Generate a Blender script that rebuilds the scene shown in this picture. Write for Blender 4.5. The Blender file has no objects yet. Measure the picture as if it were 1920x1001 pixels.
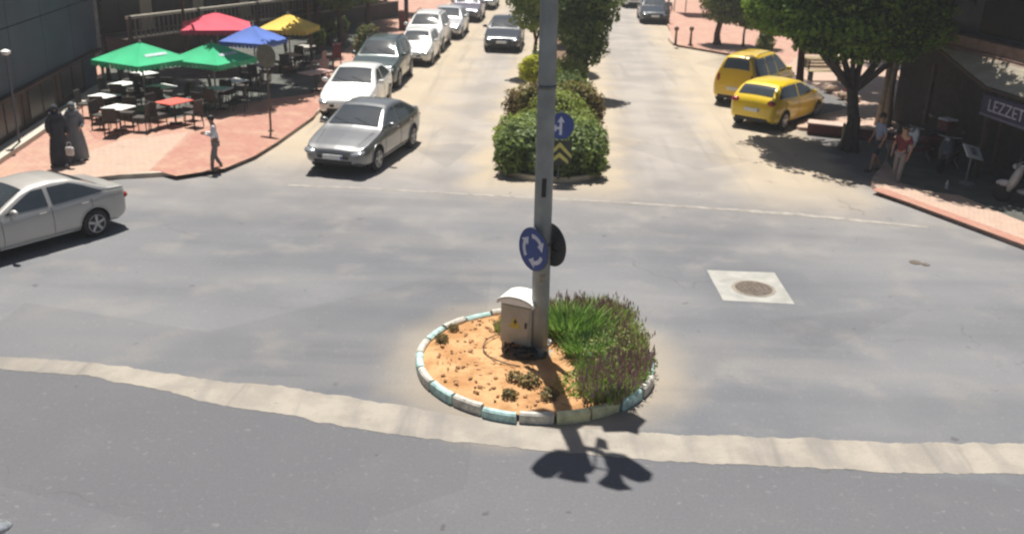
import bpy, math, random
import numpy as np
from mathutils import Vector, Matrix, Euler
R = math.radians
random.seed(7)
SC = bpy.context.scene
COL = SC.collection

# ------------------------------------------------------------------ camera
CAM_H, PITCH, ROLL, FPX = 7.2, R(20.9), R(1.9), 1795.0
cam_d = bpy.data.cameras.new('camera'); cam = bpy.data.objects.new('camera', cam_d); COL.objects.link(cam)
cam_d.sensor_width = 36.0; cam_d.lens = 36.0 * FPX / 1920.0
cam_d.clip_start = 0.1; cam_d.clip_end = 2000
RM = Matrix.Rotation(R(90) - PITCH, 3, 'X') @ Matrix.Rotation(ROLL, 3, 'Z')
cam.matrix_world = Matrix.Translation((0, 0, CAM_H)) @ RM.to_4x4()
SC.camera = cam
cam_d.dof.use_dof = True; cam_d.dof.focus_distance = 4.0; cam_d.dof.aperture_fstop = 3.2   # a fixed, slightly out of focus traffic camera lens
SC.render.resolution_x, SC.render.resolution_y = 1024, 533

def G(px, py, z=0.0):
    """world point at height z seen at pixel (px, py) of the 1920x1001 photo (used only to measure the place)"""
    d = RM @ Vector((px - 960.0, -(py - 500.5), -FPX))
    t = (z - CAM_H) / d.z
    return Vector((d.x * t, d.y * t, z))
def head(a, b):
    v = b - a
    return math.atan2(v.y, v.x)

def zdep(px, py, dep):
    """height at which the sight line through a pixel is dep metres ahead"""
    return CAM_H * (1 - dep / G(px, py, 0).y)
def zat(pt, py):
    """height above pt at which the photo row py is reached"""
    for z in np.linspace(0, 9, 1800):
        r = RM.transposed() @ (Vector((pt.x, pt.y, z)) - Vector((0, 0, CAM_H)))
        if 500.5 + FPX * r.y / r.z < py: return float(z)
    return 3.0

# road frame : U away along the boulevard, V to the right
_v = RM @ Vector((1078 - 960.0, 185 + 500.5, -FPX)); U = Vector((_v.x, _v.y, 0)).normalized(); V = Vector((U.y, -U.x, 0))
UA = math.atan2(U.y, U.x)
BASE = G(1010, 676)

# ------------------------------------------------------------------ sun and sky
SHV = G(1112, 872) - BASE
EL = R(70.0)
MAST_H = SHV.length * math.tan(EL)
SHD = SHV.normalized()
to_sun = Vector((-SHD.x * math.cos(EL), -SHD.y * math.cos(EL), math.sin(EL)))
sun_d = bpy.data.lights.new('sun', 'SUN'); sun = bpy.data.objects.new('sun', sun_d); COL.objects.link(sun)
sun_d.energy = 5.0; sun_d.angle = R(0.5); sun_d.color = (1.0, 0.95, 0.87)
sun.rotation_euler = to_sun.to_track_quat('Z', 'Y').to_euler(); sun.location = (0, 0, 40)
w = bpy.data.worlds.new('World'); SC.world = w; w.use_nodes = True
nt = w.node_tree; bg = nt.nodes['Background']
sky = nt.nodes.new('ShaderNodeTexSky'); sky.sky_type = 'NISHITA'; sky.sun_disc = False
sky.sun_elevation = EL; sky.sun_rotation = math.atan2(to_sun.x, to_sun.y)
sky.dust_density = 2.0
nt.links.new(sky.outputs[0], bg.inputs[0]); bg.inputs[1].default_value = 0.036
SC.view_settings.view_transform = 'Standard'; SC.view_settings.look = 'None'
SC.view_settings.gamma = 1; SC.view_settings.exposure = 0.56
SC.render.engine = 'CYCLES'

# ------------------------------------------------------------------ materials
MATS = {}
def mat(name, col, rough=0.7, metal=0.0, var=0.12, scale=6.0, bump=0.0, bscale=40.0, spec=0.5, col2=None, coat=0.0, trans=0.0):
    if name in MATS: return MATS[name]
    m = bpy.data.materials.new(name); m.use_nodes = True; MATS[name] = m
    n, l = m.node_tree.nodes, m.node_tree.links
    p = n['Principled BSDF']; p.inputs['Roughness'].default_value = rough; p.inputs['Metallic'].default_value = metal
    p.inputs['Specular IOR Level'].default_value = spec
    if coat: p.inputs['Coat Weight'].default_value = coat; p.inputs['Coat Roughness'].default_value = 0.05
    tc = n.new('ShaderNodeTexCoord'); nz = n.new('ShaderNodeTexNoise'); nz.inputs['Scale'].default_value = scale; nz.inputs['Detail'].default_value = 6
    l.new(tc.outputs['Object'], nz.inputs['Vector'])
    cr = n.new('ShaderNodeValToRGB'); cr.color_ramp.elements[0].position = 0.32; cr.color_ramp.elements[1].position = 0.68
    c = Vector(col); a = c * (1 - var); b = Vector(col2) if col2 else Vector([min(x * (1 + var), 1) for x in col])
    cr.color_ramp.elements[0].color = (*a, 1); cr.color_ramp.elements[1].color = (*b, 1)
    l.new(nz.outputs['Fac'], cr.inputs[0]); l.new(cr.outputs[0], p.inputs['Base Color'])
    if bump:
        n2 = n.new('ShaderNodeTexNoise'); n2.inputs['Scale'].default_value = bscale; n2.inputs['Detail'].default_value = 4
        l.new(tc.outputs['Object'], n2.inputs['Vector'])
        bp = n.new('ShaderNodeBump'); bp.inputs['Strength'].default_value = bump; bp.inputs['Distance'].default_value = 0.02
        l.new(n2.outputs['Fac'], bp.inputs['Height']); l.new(bp.outputs[0], p.inputs['Normal'])
    if trans:
        out = n['Material Output']; tr = n.new('ShaderNodeBsdfTranslucent'); mx = n.new('ShaderNodeMixShader'); mx.inputs[0].default_value = trans
        l.new(cr.outputs[0], tr.inputs[0]); l.new(p.outputs[0], mx.inputs[1]); l.new(tr.outputs[0], mx.inputs[2]); l.new(mx.outputs[0], out.inputs[0])
    return m

def leafmat(name, col, col2, scale=1.6): return mat(name, col, 0.6, var=0.0, scale=scale, col2=col2, trans=0.35, spec=0.3)

def shade_clumps(base, pix, z, r, rz=.75):
    """crown clumps standing where they shade the ground points seen at pix"""
    o = []
    for k_, (px, py) in enumerate(pix):
        q_ = G(px, py); q_ = q_ + Vector((to_sun.x / to_sun.z * z, to_sun.y / to_sun.z * z, 0)); o.append((q_.x - base.x, q_.y - base.y, z - base.z + .25 * (k_ % 2), r, r, rz))
    return o
class NB:
    """tiny node-building helper"""
    def __init__(s, m): s.m = m; m.use_nodes = True; s.n = m.node_tree.nodes; s.l = m.node_tree.links
    def math(s, op, a, b=None, c=None, clamp=False):
        x = s.n.new('ShaderNodeMath'); x.operation = op; x.use_clamp = clamp
        for i, v in enumerate((a, b, c)):
            if v is None: continue
            if isinstance(v, (int, float)): x.inputs[i].default_value = v
            else: s.l.new(v, x.inputs[i])
        return x.outputs[0]
    def smooth(s, v, a, b):
        x = s.n.new('ShaderNodeMapRange'); x.interpolation_type = 'SMOOTHSTEP'
        s.l.new(v, x.inputs[0]); x.inputs[1].default_value = a; x.inputs[2].default_value = b
        return x.outputs[0]
    def noise(s, vec, scale, detail=5, rough=0.5):
        x = s.n.new('ShaderNodeTexNoise'); x.inputs['Scale'].default_value = scale; x.inputs['Detail'].default_value = detail
        x.inputs['Roughness'].default_value = rough
        if vec is not None: s.l.new(vec, x.inputs['Vector'])
        return x.outputs['Fac']
    def mix(s, f, a, b):
        x = s.n.new('ShaderNodeMix'); x.data_type = 'RGBA'
        if isinstance(f, float): x.inputs[0].default_value = f
        else: s.l.new(f, x.inputs[0])
        for i, v in ((6, a), (7, b)):
            if isinstance(v, tuple): x.inputs[i].default_value = (*v, 1)
            else: s.l.new(v, x.inputs[i])
        return x.outputs[2]
    def dot(s, vec, w):
        x = s.n.new('ShaderNodeVectorMath'); x.operation = 'DOT_PRODUCT'; s.l.new(vec, x.inputs[0]); x.inputs[1].default_value = w
        return x.outputs['Value']
    def bump(s, h, strength, dist=0.02):
        x = s.n.new('ShaderNodeBump'); x.inputs['Strength'].default_value = strength; x.inputs['Distance'].default_value = dist
        s.l.new(h, x.inputs['Height']); return x.outputs[0]

# ------------------------------------------------------------------ mesh builder
class MB:
    def __init__(s): s.v = []; s.f = []; s.m = []; s.M = None
    def add(s, vs, fs, mi=0, M=None):
        o = len(s.v)
        for p in vs:
            p = Vector(p)
            if M is not None: p = M @ p
            if s.M is not None: p = s.M @ p
            s.v.append(p[:])
        for f in fs: s.f.append(tuple(o + i for i in f)); s.m.append(mi)
        return s
    def box(s, c, d, mi=0, rot=None, taper=1.0):
        x, y, z = d[0] / 2, d[1] / 2, d[2] / 2; t = taper
        vs = [(-x, -y, -z), (x, -y, -z), (x, y, -z), (-x, y, -z), (-x * t, -y * t, z), (x * t, -y * t, z), (x * t, y * t, z), (-x * t, y * t, z)]
        M = Matrix.Translation(c) @ (Euler(rot).to_matrix().to_4x4() if rot else Matrix.Identity(4))
        return s.add(vs, [(0, 3, 2, 1), (4, 5, 6, 7), (0, 1, 5, 4), (1, 2, 6, 5), (2, 3, 7, 6), (3, 0, 4, 7)], mi, M)
    def rbox(s, c, d, b=0.02, mi=0, rot=None):
        """box with chamfered edges"""
        x, y, z = d[0] / 2, d[1] / 2, d[2] / 2; b = min(b, x * .9, y * .9, z * .9)
        M = Matrix.Translation(c) @ (Euler(rot).to_matrix().to_4x4() if rot else Matrix.Identity(4))
        rings = []
        for zz, k in ((-z, b), (-z + b, 0), (z - b, 0), (z, b)):
            X, Y = x - k, y - k; q = b if k == 0 else b * .6
            rings.append([(-X + q, -Y, zz), (X - q, -Y, zz), (X, -Y + q, zz), (X, Y - q, zz), (X - q, Y, zz), (-X + q, Y, zz), (-X, Y - q, zz), (-X, -Y + q, zz)])
        vs = [p for r in rings for p in r]; fs = [tuple(reversed(range(8))), tuple(range(24, 32))]
        for k in range(3):
            for i in range(8): j = (i + 1) % 8; fs.append((k * 8 + i, k * 8 + j, k * 8 + 8 + j, k * 8 + 8 + i))
        return s.add(vs, fs, mi, M)
    def path(s, pts, rs, n=8, mi=0, cap=True):
        pts = [Vector(p) for p in pts]
        if not isinstance(rs, (list, tuple)): rs = [rs] * len(pts)
        vs = []; fs = []
        for i, p in enumerate(pts):
            t = (pts[min(i + 1, len(pts) - 1)] - pts[max(i - 1, 0)]).normalized()
            a = t.orthogonal().normalized() if i == 0 else (a - t * a.dot(t)).normalized()
            b = t.cross(a)
            for k in range(n):
                an = 2 * math.pi * k / n; vs.append(p + (a * math.cos(an) + b * math.sin(an)) * rs[i])
        for i in range(len(pts) - 1):
            for k in range(n):
                j = (k + 1) % n; fs.append((i * n + k, i * n + j, (i + 1) * n + j, (i + 1) * n + k))
        if cap: fs.append(tuple(reversed(range(n)))); fs.append(tuple((len(pts) - 1) * n + k for k in range(n)))
        return s.add(vs, fs, mi)
    def lathe(s, prof, c=(0, 0, 0), n=20, mi=0, M=None):
        vs = []; fs = []
        for r, z in prof:
            for k in range(n): an = 2 * math.pi * k / n; vs.append((r * math.cos(an), r * math.sin(an), z))
        for i in range(len(prof) - 1):
            for k in range(n): j = (k + 1) % n; fs.append((i * n + k, i * n + j, (i + 1) * n + j, (i + 1) * n + k))
        fs.append(tuple(reversed(range(n)))); fs.append(tuple((len(prof) - 1) * n + k for k in range(n)))
        T = Matrix.Translation(c)
        return s.add(vs, fs, mi, T @ M if M is not None else T)
    def ell(s, c, r, n=12, m=8, mi=0, rot=None, jit=0.0, seed=0):
        rg = random.Random(seed)
        prof = []
        vs = [(0, 0, -1)]; fs = []
        for i in range(1, m):
            ph = -math.pi / 2 + math.pi * i / m
            for k in range(n):
                an = 2 * math.pi * k / n; q = 1 + rg.uniform(-jit, jit); vs.append((math.cos(ph) * math.cos(an) * q, math.cos(ph) * math.sin(an) * q, math.sin(ph) * q))
        vs.append((0, 0, 1)); L = len(vs) - 1
        for k in range(n):
            j = (k + 1) % n; fs.append((0, 1 + j, 1 + k)); fs.append((L, L - n + k, L - n + j))
            for i in range(m - 2): fs.append((1 + i * n + k, 1 + i * n + j, 1 + (i + 1) * n + j, 1 + (i + 1) * n + k))
        M = Matrix.Translation(c) @ (Euler(rot).to_matrix().to_4x4() if rot else Matrix.Identity(4)) @ Matrix.Diagonal((*r, 1))
        return s.add(vs, fs, mi, M)
    def prism(s, poly, z0, z1, mi=0, M=None, bottom=True):
        """poly: list of (x, y), counter-clockwise"""
        a = sum(poly[i][0] * poly[(i + 1) % len(poly)][1] - poly[(i + 1) % len(poly)][0] * poly[i][1] for i in range(len(poly)))
        if a < 0: poly = poly[::-1]
        n = len(poly); vs = [(p[0], p[1], z0) for p in poly] + [(p[0], p[1], z1) for p in poly]
        fs = [tuple(range(n, 2 * n))] + ([tuple(reversed(range(n)))] if bottom else [])
        for i in range(n): j = (i + 1) % n; fs.append((i, j, n + j, n + i))
        return s.add(vs, fs, mi, M)
    def build(s, name, mats, parent=None, smooth=False, loc=None):
        me = bpy.data.meshes.new(name); me.from_pydata(s.v, [], s.f)
        if not isinstance(mats, (list, tuple)): mats = [mats]
        for m in mats: me.materials.append(m)
        if len(mats) > 1: me.polygons.foreach_set('material_index', s.m)
        if smooth: me.polygons.foreach_set('use_smooth', [True] * len(me.polygons))
        me.validate(); me.update()
        o = bpy.data.objects.new(name, me); COL.objects.link(o)
        if parent is not None: o.parent = parent
        if loc is not None: o.location = loc
        return o

def tag(o, label, cat=None, group=None, kind=None):
    if label: o['label'] = label
    if cat: o['category'] = cat
    if group: o['group'] = group
    if kind: o['kind'] = kind
    return o
def thing(name, loc, rz, label, cat, group=None):
    o = bpy.data.objects.new(name, None); COL.objects.link(o); o.location = loc; o.rotation_euler = (0, 0, rz)
    o.empty_display_size = 0.2
    return tag(o, label, cat, group)
def dup(root, loc, rz, label=None, group=None, scale=None):
    r = root.copy(); COL.objects.link(r); r.location = loc; r.rotation_euler = (0, 0, rz)
    if scale is not None: r.scale = scale if isinstance(scale, (tuple, list)) else (scale,) * 3
    if label: r['label'] = label
    if group: r['group'] = group
    for ch in list(root.children):
        c = ch.copy(); COL.objects.link(c); c.parent = r
        for g in list(ch.children):
            d = g.copy(); COL.objects.link(d); d.parent = c
    return r
def structure(mb, name, m, label, smooth=False, cat='ground'):
    o = mb.build(name, m, smooth=smooth); tag(o, label, cat, kind='structure'); return o

# ------------------------------------------------------------------ skin helper for figures
def skin(name, pts, edges, m, parent, sub=2, root=0):
    me = bpy.data.meshes.new(name); me.from_pydata([p[:3] for p in pts], edges, []); me.update()
    o = bpy.data.objects.new(name, me); COL.objects.link(o)
    md = o.modifiers.new('skin', 'SKIN'); md.use_smooth_shade = True
    for i, p in enumerate(pts):
        sv = me.skin_vertices[0].data[i]; r = p[3]
        sv.radius = (r, r) if not isinstance(r, tuple) else r
        sv.use_root = (i == root)
    sb = o.modifiers.new('sub', 'SUBSURF'); sb.levels = sub; sb.render_levels = sub
    bpy.context.view_layer.update()
    dg = bpy.context.evaluated_depsgraph_get()
    nm = bpy.data.meshes.new_from_object(o.evaluated_get(dg)); nm.name = name
    bpy.data.objects.remove(o)
    n = bpy.data.objects.new(name, nm); COL.objects.link(n); n.parent = parent
    nm.materials.clear(); nm.materials.append(m)
    return n

# ------------------------------------------------------------------ foliage
def leaves(clumps, n, size, seed=0, nm=1, shell=0.55, droop=0.0, aspect=0.55, up=0.0):
    """numpy leaf cloud : clumps = [(cx,cy,cz,rx,ry,rz)], returns verts, faces, mats"""
    rg = np.random.default_rng(seed); cl = np.array(clumps, float)
    vol = (cl[:, 3] * cl[:, 4] + cl[:, 4] * cl[:, 5] + cl[:, 3] * cl[:, 5]); pr = vol / vol.sum()
    idx = rg.choice(len(cl), n, p=pr)
    d = rg.normal(size=(n, 3)); d /= np.linalg.norm(d, axis=1)[:, None]
    rad = shell + (1.06 - shell) * rg.random(n) ** 0.55
    # uneven outline
    rad *= 1 + 0.12 * np.sin(d[:, 0] * 5 + idx) * np.cos(d[:, 1] * 6 + idx * 2) + 0.08 * np.sin(d[:, 2] * 9 + idx)
    c = cl[idx, :3] + d * rad[:, None] * cl[idx, 3:]
    nrm = d + rg.normal(size=(n, 3)) * 0.65; nrm[:, 2] += 0.35; nrm /= np.linalg.norm(nrm, axis=1)[:, None]
    t = np.cross(nrm, rg.normal(size=(n, 3))); t[:, 2] += up - droop; t -= nrm * (t * nrm).sum(1)[:, None]; t /= np.linalg.norm(t, axis=1)[:, None]
    b = np.cross(nrm, t)
    s = size * (0.6 + 0.8 * rg.random(n))[:, None]
    v = np.empty((n, 4, 3))
    v[:, 0] = c - t * s; v[:, 1] = c - b * s * aspect + nrm * s * .12; v[:, 2] = c + t * s; v[:, 3] = c + b * s * aspect + nrm * s * .12
    return v.reshape(-1, 3), (idx * 7 + (rg.random(n) * 1.6).astype(int)) % nm
def leaf_obj(name, clumps, n, size, mats, parent, seed=0, **k):
    v, mi = leaves(clumps, n, size, seed, len(mats), **k)
    me = bpy.data.meshes.new(name); N = len(v) // 4
    me.vertices.add(len(v)); me.vertices.foreach_set('co', v.ravel().astype(np.float32))
    me.loops.add(4 * N); me.loops.foreach_set('vertex_index', np.arange(4 * N, dtype=np.int32))
    me.polygons.add(N); me.polygons.foreach_set('loop_start', np.arange(0, 4 * N, 4, dtype=np.int32))
    me.polygons.foreach_set('loop_total', np.full(N, 4, dtype=np.int32))
    for m in mats: me.materials.append(m)
    me.polygons.foreach_set('material_index', mi.astype(np.int32)); me.update(calc_edges=True); me.validate()
    o = bpy.data.objects.new(name, me); COL.objects.link(o); o.parent = parent
    return o
# ================================================================== THE SETTING
# ---- asphalt : one sheet to the horizon
m_road = bpy.data.materials.new('asphalt'); b = NB(m_road); p = b.n['Principled BSDF']
tc = b.n.new('ShaderNodeTexCoord').outputs['Object']
u = b.dot(tc, tuple(U)); v = b.dot(tc, tuple(V))
MED0 = G(1030, 342); u_med = MED0.dot(U); v_med = MED0.dot(V)
big = b.noise(tc, 0.16, 4); mid = b.noise(tc, 0.9, 5); fine = b.noise(tc, 55, 3); vf = b.noise(tc, 9, 6, .65)
col = b.mix(b.smooth(big, .36, .66), (0.138, 0.144, 0.158), (0.196, 0.199, 0.208))
col = b.mix(b.math('MULTIPLY', b.smooth(mid, .50, .75), .5), col, (0.25, 0.24, 0.228))
# foreground lane beyond the trench strip is newer, darker asphalt
lineA, lineB = G(100, 690), G(1500, 860); ld = (lineB - lineA).normalized(); ln = Vector((-ld.y, ld.x, 0))
s_ = b.math('SUBTRACT', b.dot(tc, tuple(ln)), lineA.dot(ln))
col = b.mix(b.math('MULTIPLY', b.smooth(s_, 0.1, -0.1), .8), col, (0.132, 0.133, 0.143))
# old dusty boulevard surface past the junction
fu = b.smooth(b.math('ADD', u, b.math('MULTIPLY', b.math('SUBTRACT', mid, .5), 5.0)), u_med - 6.5, u_med + 5.0)
warm = b.mix(b.smooth(b.noise(tc, 0.5, 5), .35, .65), (0.30, 0.275, 0.252), (0.375, 0.342, 0.310))
col = b.mix(b.math('MULTIPLY', fu, .92), col, warm)
# sandy dust drifted against the kerbs
dv = b.math('ABSOLUTE', b.math('SUBTRACT', v, v_med))
nz = b.math('MULTIPLY', b.math('SUBTRACT', b.noise(tc, 0.7, 5), .5), 2.2)
d1 = b.smooth(b.math('ADD', dv, nz), 2.9, 1.5)
d1 = b.math('MULTIPLY', d1, b.smooth(u, u_med - 2.5, u_med + 0.5))
R_K = G(1640, 362).dot(V); L_K = G(640, 190).dot(V)
d2 = b.smooth(b.math('ADD', v, nz), L_K + 5.2, L_K + 2.6); d2 = b.math('MULTIPLY', d2, b.smooth(u, u_med - 1, u_med + 3))
R_F = G(1262, 60).dot(V)
d3 = b.smooth(b.math('ADD', v, nz), R_F - 2.4, R_F - .6); d3 = b.math('MULTIPLY', b.math('MULTIPLY', d3, b.smooth(u, u_med - 3, u_med + 2)), b.smooth(b.math('ADD', v, nz), R_F + 2.6, R_F + 1.2))
bay = b.math('MULTIPLY', b.smooth(b.math('ADD', v, nz), R_F + .9, R_F + 2.6), b.smooth(u, u_med - 1.0, u_med + 2.5))
col = b.mix(b.math('MULTIPLY', bay, .85), col, (0.13, 0.128, 0.13))
vd = b.n.new('ShaderNodeVectorMath'); vd.operation = 'DISTANCE'; b.l.new(tc, vd.inputs[0]); vd.inputs[1].default_value = G(1003, 682)
d4 = b.math('MULTIPLY', b.smooth(b.math('ADD', vd.outputs['Value'], b.math('MULTIPLY', nz, .5)), 3.0, 1.9), .75)
dust = b.math('MAXIMUM', b.math('MAXIMUM', d1, d2), b.math('MAXIMUM', d3, d4))
col = b.mix(b.math('MULTIPLY', dust, .62), col, (0.48, 0.39, 0.27))
# faint tyre-worn lanes, patches and specks
tw = b.math('MULTIPLY', b.smooth(b.math('SINE', b.math('MULTIPLY', b.math('ADD', v, b.math('MULTIPLY', mid, .4)), 3.4)), .2, 1.0), b.math('MULTIPLY', fu, .14))
col = b.mix(tw, col, (0.22, 0.20, 0.18))
col = b.mix(b.math('MULTIPLY', b.smooth(vf, .60, .78), .22), col, (0.10, 0.10, 0.105))
col = b.mix(b.math('MULTIPLY', b.smooth(vf, .42, .30), .16), col, (0.46, 0.44, 0.41))
pt = b.n.new('ShaderNodeTexVoronoi'); pt.inputs['Scale'].default_value = .16; pt.inputs['Randomness'].default_value = .9; b.l.new(tc, pt.inputs['Vector'])
sepc = b.n.new('ShaderNodeSeparateColor'); b.l.new(pt.outputs['Color'], sepc.inputs[0])
col = b.mix(b.math('MULTIPLY', b.math('SUBTRACT', sepc.outputs[0], .5), .0), col, (0.1, 0.1, 0.1))
col = b.mix(b.math('MULTIPLY', b.smooth(sepc.outputs[0], .78, .80), .16), col, (0.09, 0.092, 0.10))
sp = b.noise(tc, 3.1, 2); col = b.mix(b.math('MULTIPLY', b.smooth(sp, .72, .76), .5), col, (0.07, 0.065, 0.06))
# long smears left by turning traffic across the junction, oil drips, coarse aggregate
stv = b.n.new('ShaderNodeMapping'); stv.inputs['Scale'].default_value = (.05, .36, 1); stv.inputs['Rotation'].default_value = (0, 0, R(3)); b.l.new(tc, stv.inputs[0])
st = b.noise(stv.outputs[0], 1.6, 5, .55); jn = b.math('MULTIPLY', b.smooth(u, u_med + 3, u_med - 4), b.smooth(s_, -1, 1))
col = b.mix(b.math('MULTIPLY', b.math('MULTIPLY', b.smooth(st, .48, .70), .30), jn), col, (0.100, 0.106, 0.122))
col = b.mix(b.math('MULTIPLY', b.math('MULTIPLY', b.smooth(st, .50, .32), .30), jn), col, (0.27, 0.258, 0.242))
stw = b.n.new('ShaderNodeMapping'); stw.inputs['Scale'].default_value = (2.0, .12, 1); b.l.new(tc, stw.inputs[0])
sw = b.noise(stw.outputs[0], 1.2, 4); col = b.mix(b.math('MULTIPLY', b.math('MULTIPLY', b.smooth(sw, .55, .7), .22), fu), col, (0.17, 0.16, 0.15))
oil = b.n.new('ShaderNodeTexVoronoi'); oil.inputs['Scale'].default_value = 1.1; b.l.new(tc, oil.inputs['Vector'])
col = b.mix(b.math('MULTIPLY', b.smooth(oil.outputs['Distance'], .055, .02), b.math('MULTIPLY', b.smooth(b.noise(tc, .45, 2), .52, .6), .45)), col, (0.06, 0.06, 0.062))
vo = b.n.new('ShaderNodeTexVoronoi'); vo.feature = 'DISTANCE_TO_EDGE'; vo.inputs['Scale'].default_value = .23
wv = b.n.new('ShaderNodeVectorMath'); wv.operation = 'ADD'; b.l.new(tc, wv.inputs[0])
nc = b.n.new('ShaderNodeTexNoise'); nc.inputs['Scale'].default_value = 1.1; nc.inputs['Detail'].default_value = 6; b.l.new(tc, nc.inputs['Vector']); b.l.new(nc.outputs['Color'], wv.inputs[1])
b.l.new(wv.outputs[0], vo.inputs['Vector'])
crk = b.math('MULTIPLY', b.smooth(vo.outputs['Distance'], .004, .0015), b.math('MULTIPLY', b.smooth(b.noise(tc, .3, 3), .52, .64), .38))
col = b.mix(crk, col, (0.08, 0.078, 0.075))
agg = b.noise(tc, 22, 5, .75); gr = b.math('ADD', .66, b.math('ADD', b.math('MULTIPLY', fine, .26), b.math('MULTIPLY', agg, .42)))
hs = b.n.new('ShaderNodeHueSaturation'); b.l.new(gr, hs.inputs['Value']); b.l.new(col, hs.inputs['Color']); b.l.new(hs.outputs[0], p.inputs['Base Color'])
p.inputs['Roughness'].default_value = .92; p.inputs['Specular IOR Level'].default_value = .12
b.l.new(b.bump(fine, .35, .01), p.inputs['Normal'])
g = MB(); g.add([(-400, -60, 0), (400, -60, 0), (400, 700, 0), (-400, 700, 0)], [(0, 1, 2, 3)])
structure(g, 'road', m_road, 'sunlit grey asphalt of the junction turning dusty beige up the boulevard', cat='road')

# ---- trench strips (pale concrete fills across the road)
def strip(name, top, bot, m, label, z=.004, jit=.05, seed=1):
    rg = random.Random(seed); mb = MB(); A = []; B = []
    def dense(l):
        o = []
        for (x0, y0), (x1, y1) in zip(l, l[1:]):
            k = max(2, int(abs(x1 - x0) / 7))
            for i in range(k): t = i / k; o.append(G(x0 + (x1 - x0) * t, y0 + (y1 - y0) * t, z))
        o.append(G(*l[-1], z)); return o
    A, B = dense(top), dense(bot); n = min(len(A), len(B))
    A = [A[int(i * (len(A) - 1) / (n - 1))] for i in range(n)]; B = [B[int(i * (len(B) - 1) / (n - 1))] for i in range(n)]
    vs = []
    ja = jb = 0
    for a_, b_ in zip(A, B): ja = ja * .8 + rg.uniform(-jit, jit) * .45; jb = jb * .8 + rg.uniform(-jit, jit) * .45; vs += [a_ + Vector((0, ja, 0)), b_ + Vector((0, jb, 0))]
    mb.add(vs, [(2 * i + 1, 2 * i + 3, 2 * i + 2, 2 * i) for i in range(n - 1)])
    return structure(mb, name, m, label, cat='road')
m_tr = bpy.data.materials.new('trench_concrete'); b = NB(m_tr); p = b.n['Principled BSDF']; tc = b.n.new('ShaderNodeTexCoord').outputs['Object']
c = b.mix(b.smooth(b.noise(tc, 1.4, 6, .6), .35, .65), (.28, .256, .225), (.355, .322, .278))
mx_ = b.n.new('ShaderNodeMapping'); mx_.inputs['Scale'].default_value = (1.3, .10, 1); mx_.inputs['Rotation'].default_value = (0, 0, R(8)); b.l.new(tc, mx_.inputs[0])
c = b.mix(b.math('MULTIPLY', b.smooth(b.noise(mx_.outputs[0], 1.5, 5), .50, .66), .45), c, (.17, .165, .165))
xx = b.math('ADD', b.dot(tc, (1, -.1, 0)), b.math('MULTIPLY', b.noise(tc, 2.0, 4), .12)); fr = b.math('PINGPONG', xx, 1.35)
c = b.mix(b.math('MULTIPLY', b.smooth(fr, .05, .012), .22), c, (.15, .14, .13))
c = b.mix(b.math('MULTIPLY', b.smooth(b.noise(tc, 7, 6, .7), .60, .74), .6), c, (.16, .155, .15))
c = b.mix(b.smooth(b.math('ADD', b.dot(tc, (1, 0, 0)), b.math('MULTIPLY', b.noise(tc, 1.0, 5), 3)), -4.5, -9.5), c, (.17, .165, .16))
gr_ = b.n.new('ShaderNodeHueSaturation'); b.l.new(b.math('ADD', .8, b.math('MULTIPLY', b.noise(tc, 40, 4, .7), .4)), gr_.inputs['Value']); b.l.new(c, gr_.inputs['Color']); b.l.new(gr_.outputs[0], p.inputs['Base Color'])
p.inputs['Roughness'].default_value = .9; p.inputs['Specular IOR Level'].default_value = .2; b.l.new(b.bump(b.noise(tc, 16, 6, .7), .6, .02), p.inputs['Normal'])
m_tr2 = mat('worn_joint', (0.28, 0.26, 0.235), .9, var=.25, scale=4, bump=.3)
strip('trench_strip', [(-500, 600), (0, 668), (150, 678), (260, 692), (420, 714), (520, 722), (640, 742), (800, 768), (960, 792), (1100, 805), (1250, 813), (1450, 820), (1700, 828), (1920, 833), (2500, 846)],
      [(-500, 650), (0, 690), (150, 702), (260, 723), (420, 759), (520, 775), (640, 798), (800, 822), (960, 840), (1100, 852), (1250, 863), (1450, 874), (1700, 883), (1920, 887), (2500, 905)], m_tr,
      'pale ragged concrete strip crossing the foreground road below the planted island', seed=3)
strip('road_joint', [(540, 346), (700, 352), (900, 364), (1150, 377), (1300, 386), (1500, 400), (1740, 424)],
      [(540, 349), (700, 355), (900, 367.5), (1150, 380.5), (1300, 390), (1500, 405), (1740, 428)], m_tr2,
      'thin pale joint line crossing the road in front of the median hedge', jit=.025, seed=5)

# ---- kerb and pavements
def pave_mat(name, ca, cb, mort, ang, bw=.24, bh=.12):
    m = bpy.data.materials.new(name); b = NB(m); p = b.n['Principled BSDF']; tc = b.n.new('ShaderNodeTexCoord').outputs['Object']
    mp = b.n.new('ShaderNodeMapping'); mp.inputs['Rotation'].default_value = (0, 0, ang); b.l.new(tc, mp.inputs[0])
    br = b.n.new('ShaderNodeTexBrick'); b.l.new(mp.outputs[0], br.inputs['Vector'])
    br.inputs['Scale'].default_value = 1; br.inputs['Brick Width'].default_value = bw; br.inputs['Row Height'].default_value = bh; br.inputs['Mortar Size'].default_value = .008
    br.inputs['Color1'].default_value = (*ca, 1); br.inputs['Color2'].default_value = (*cb, 1); br.inputs['Mortar'].default_value = (*mort, 1)
    dirt = b.noise(tc, 1.3, 6, .6); c = b.mix(b.math('MULTIPLY', b.smooth(dirt, .42, .72), .55), br.outputs['Color'], (.47, .34, .24))
    c = b.mix(b.math('MULTIPLY', b.smooth(b.noise(tc, 5, 5), .58, .75), .3), c, (.2, .12, .09))
    b.l.new(c, p.inputs['Base Color']); p.inputs['Roughness'].default_value = .85; p.inputs['Specular IOR Level'].default_value = .3
    b.l.new(b.bump(br.outputs['Fac'], -.4, .006), p.inputs['Normal']); return m
m_pink = pave_mat('pink_pavers', (.41, .225, .175), (.47, .28, .22), (.30, .18, .14), -UA)
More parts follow.
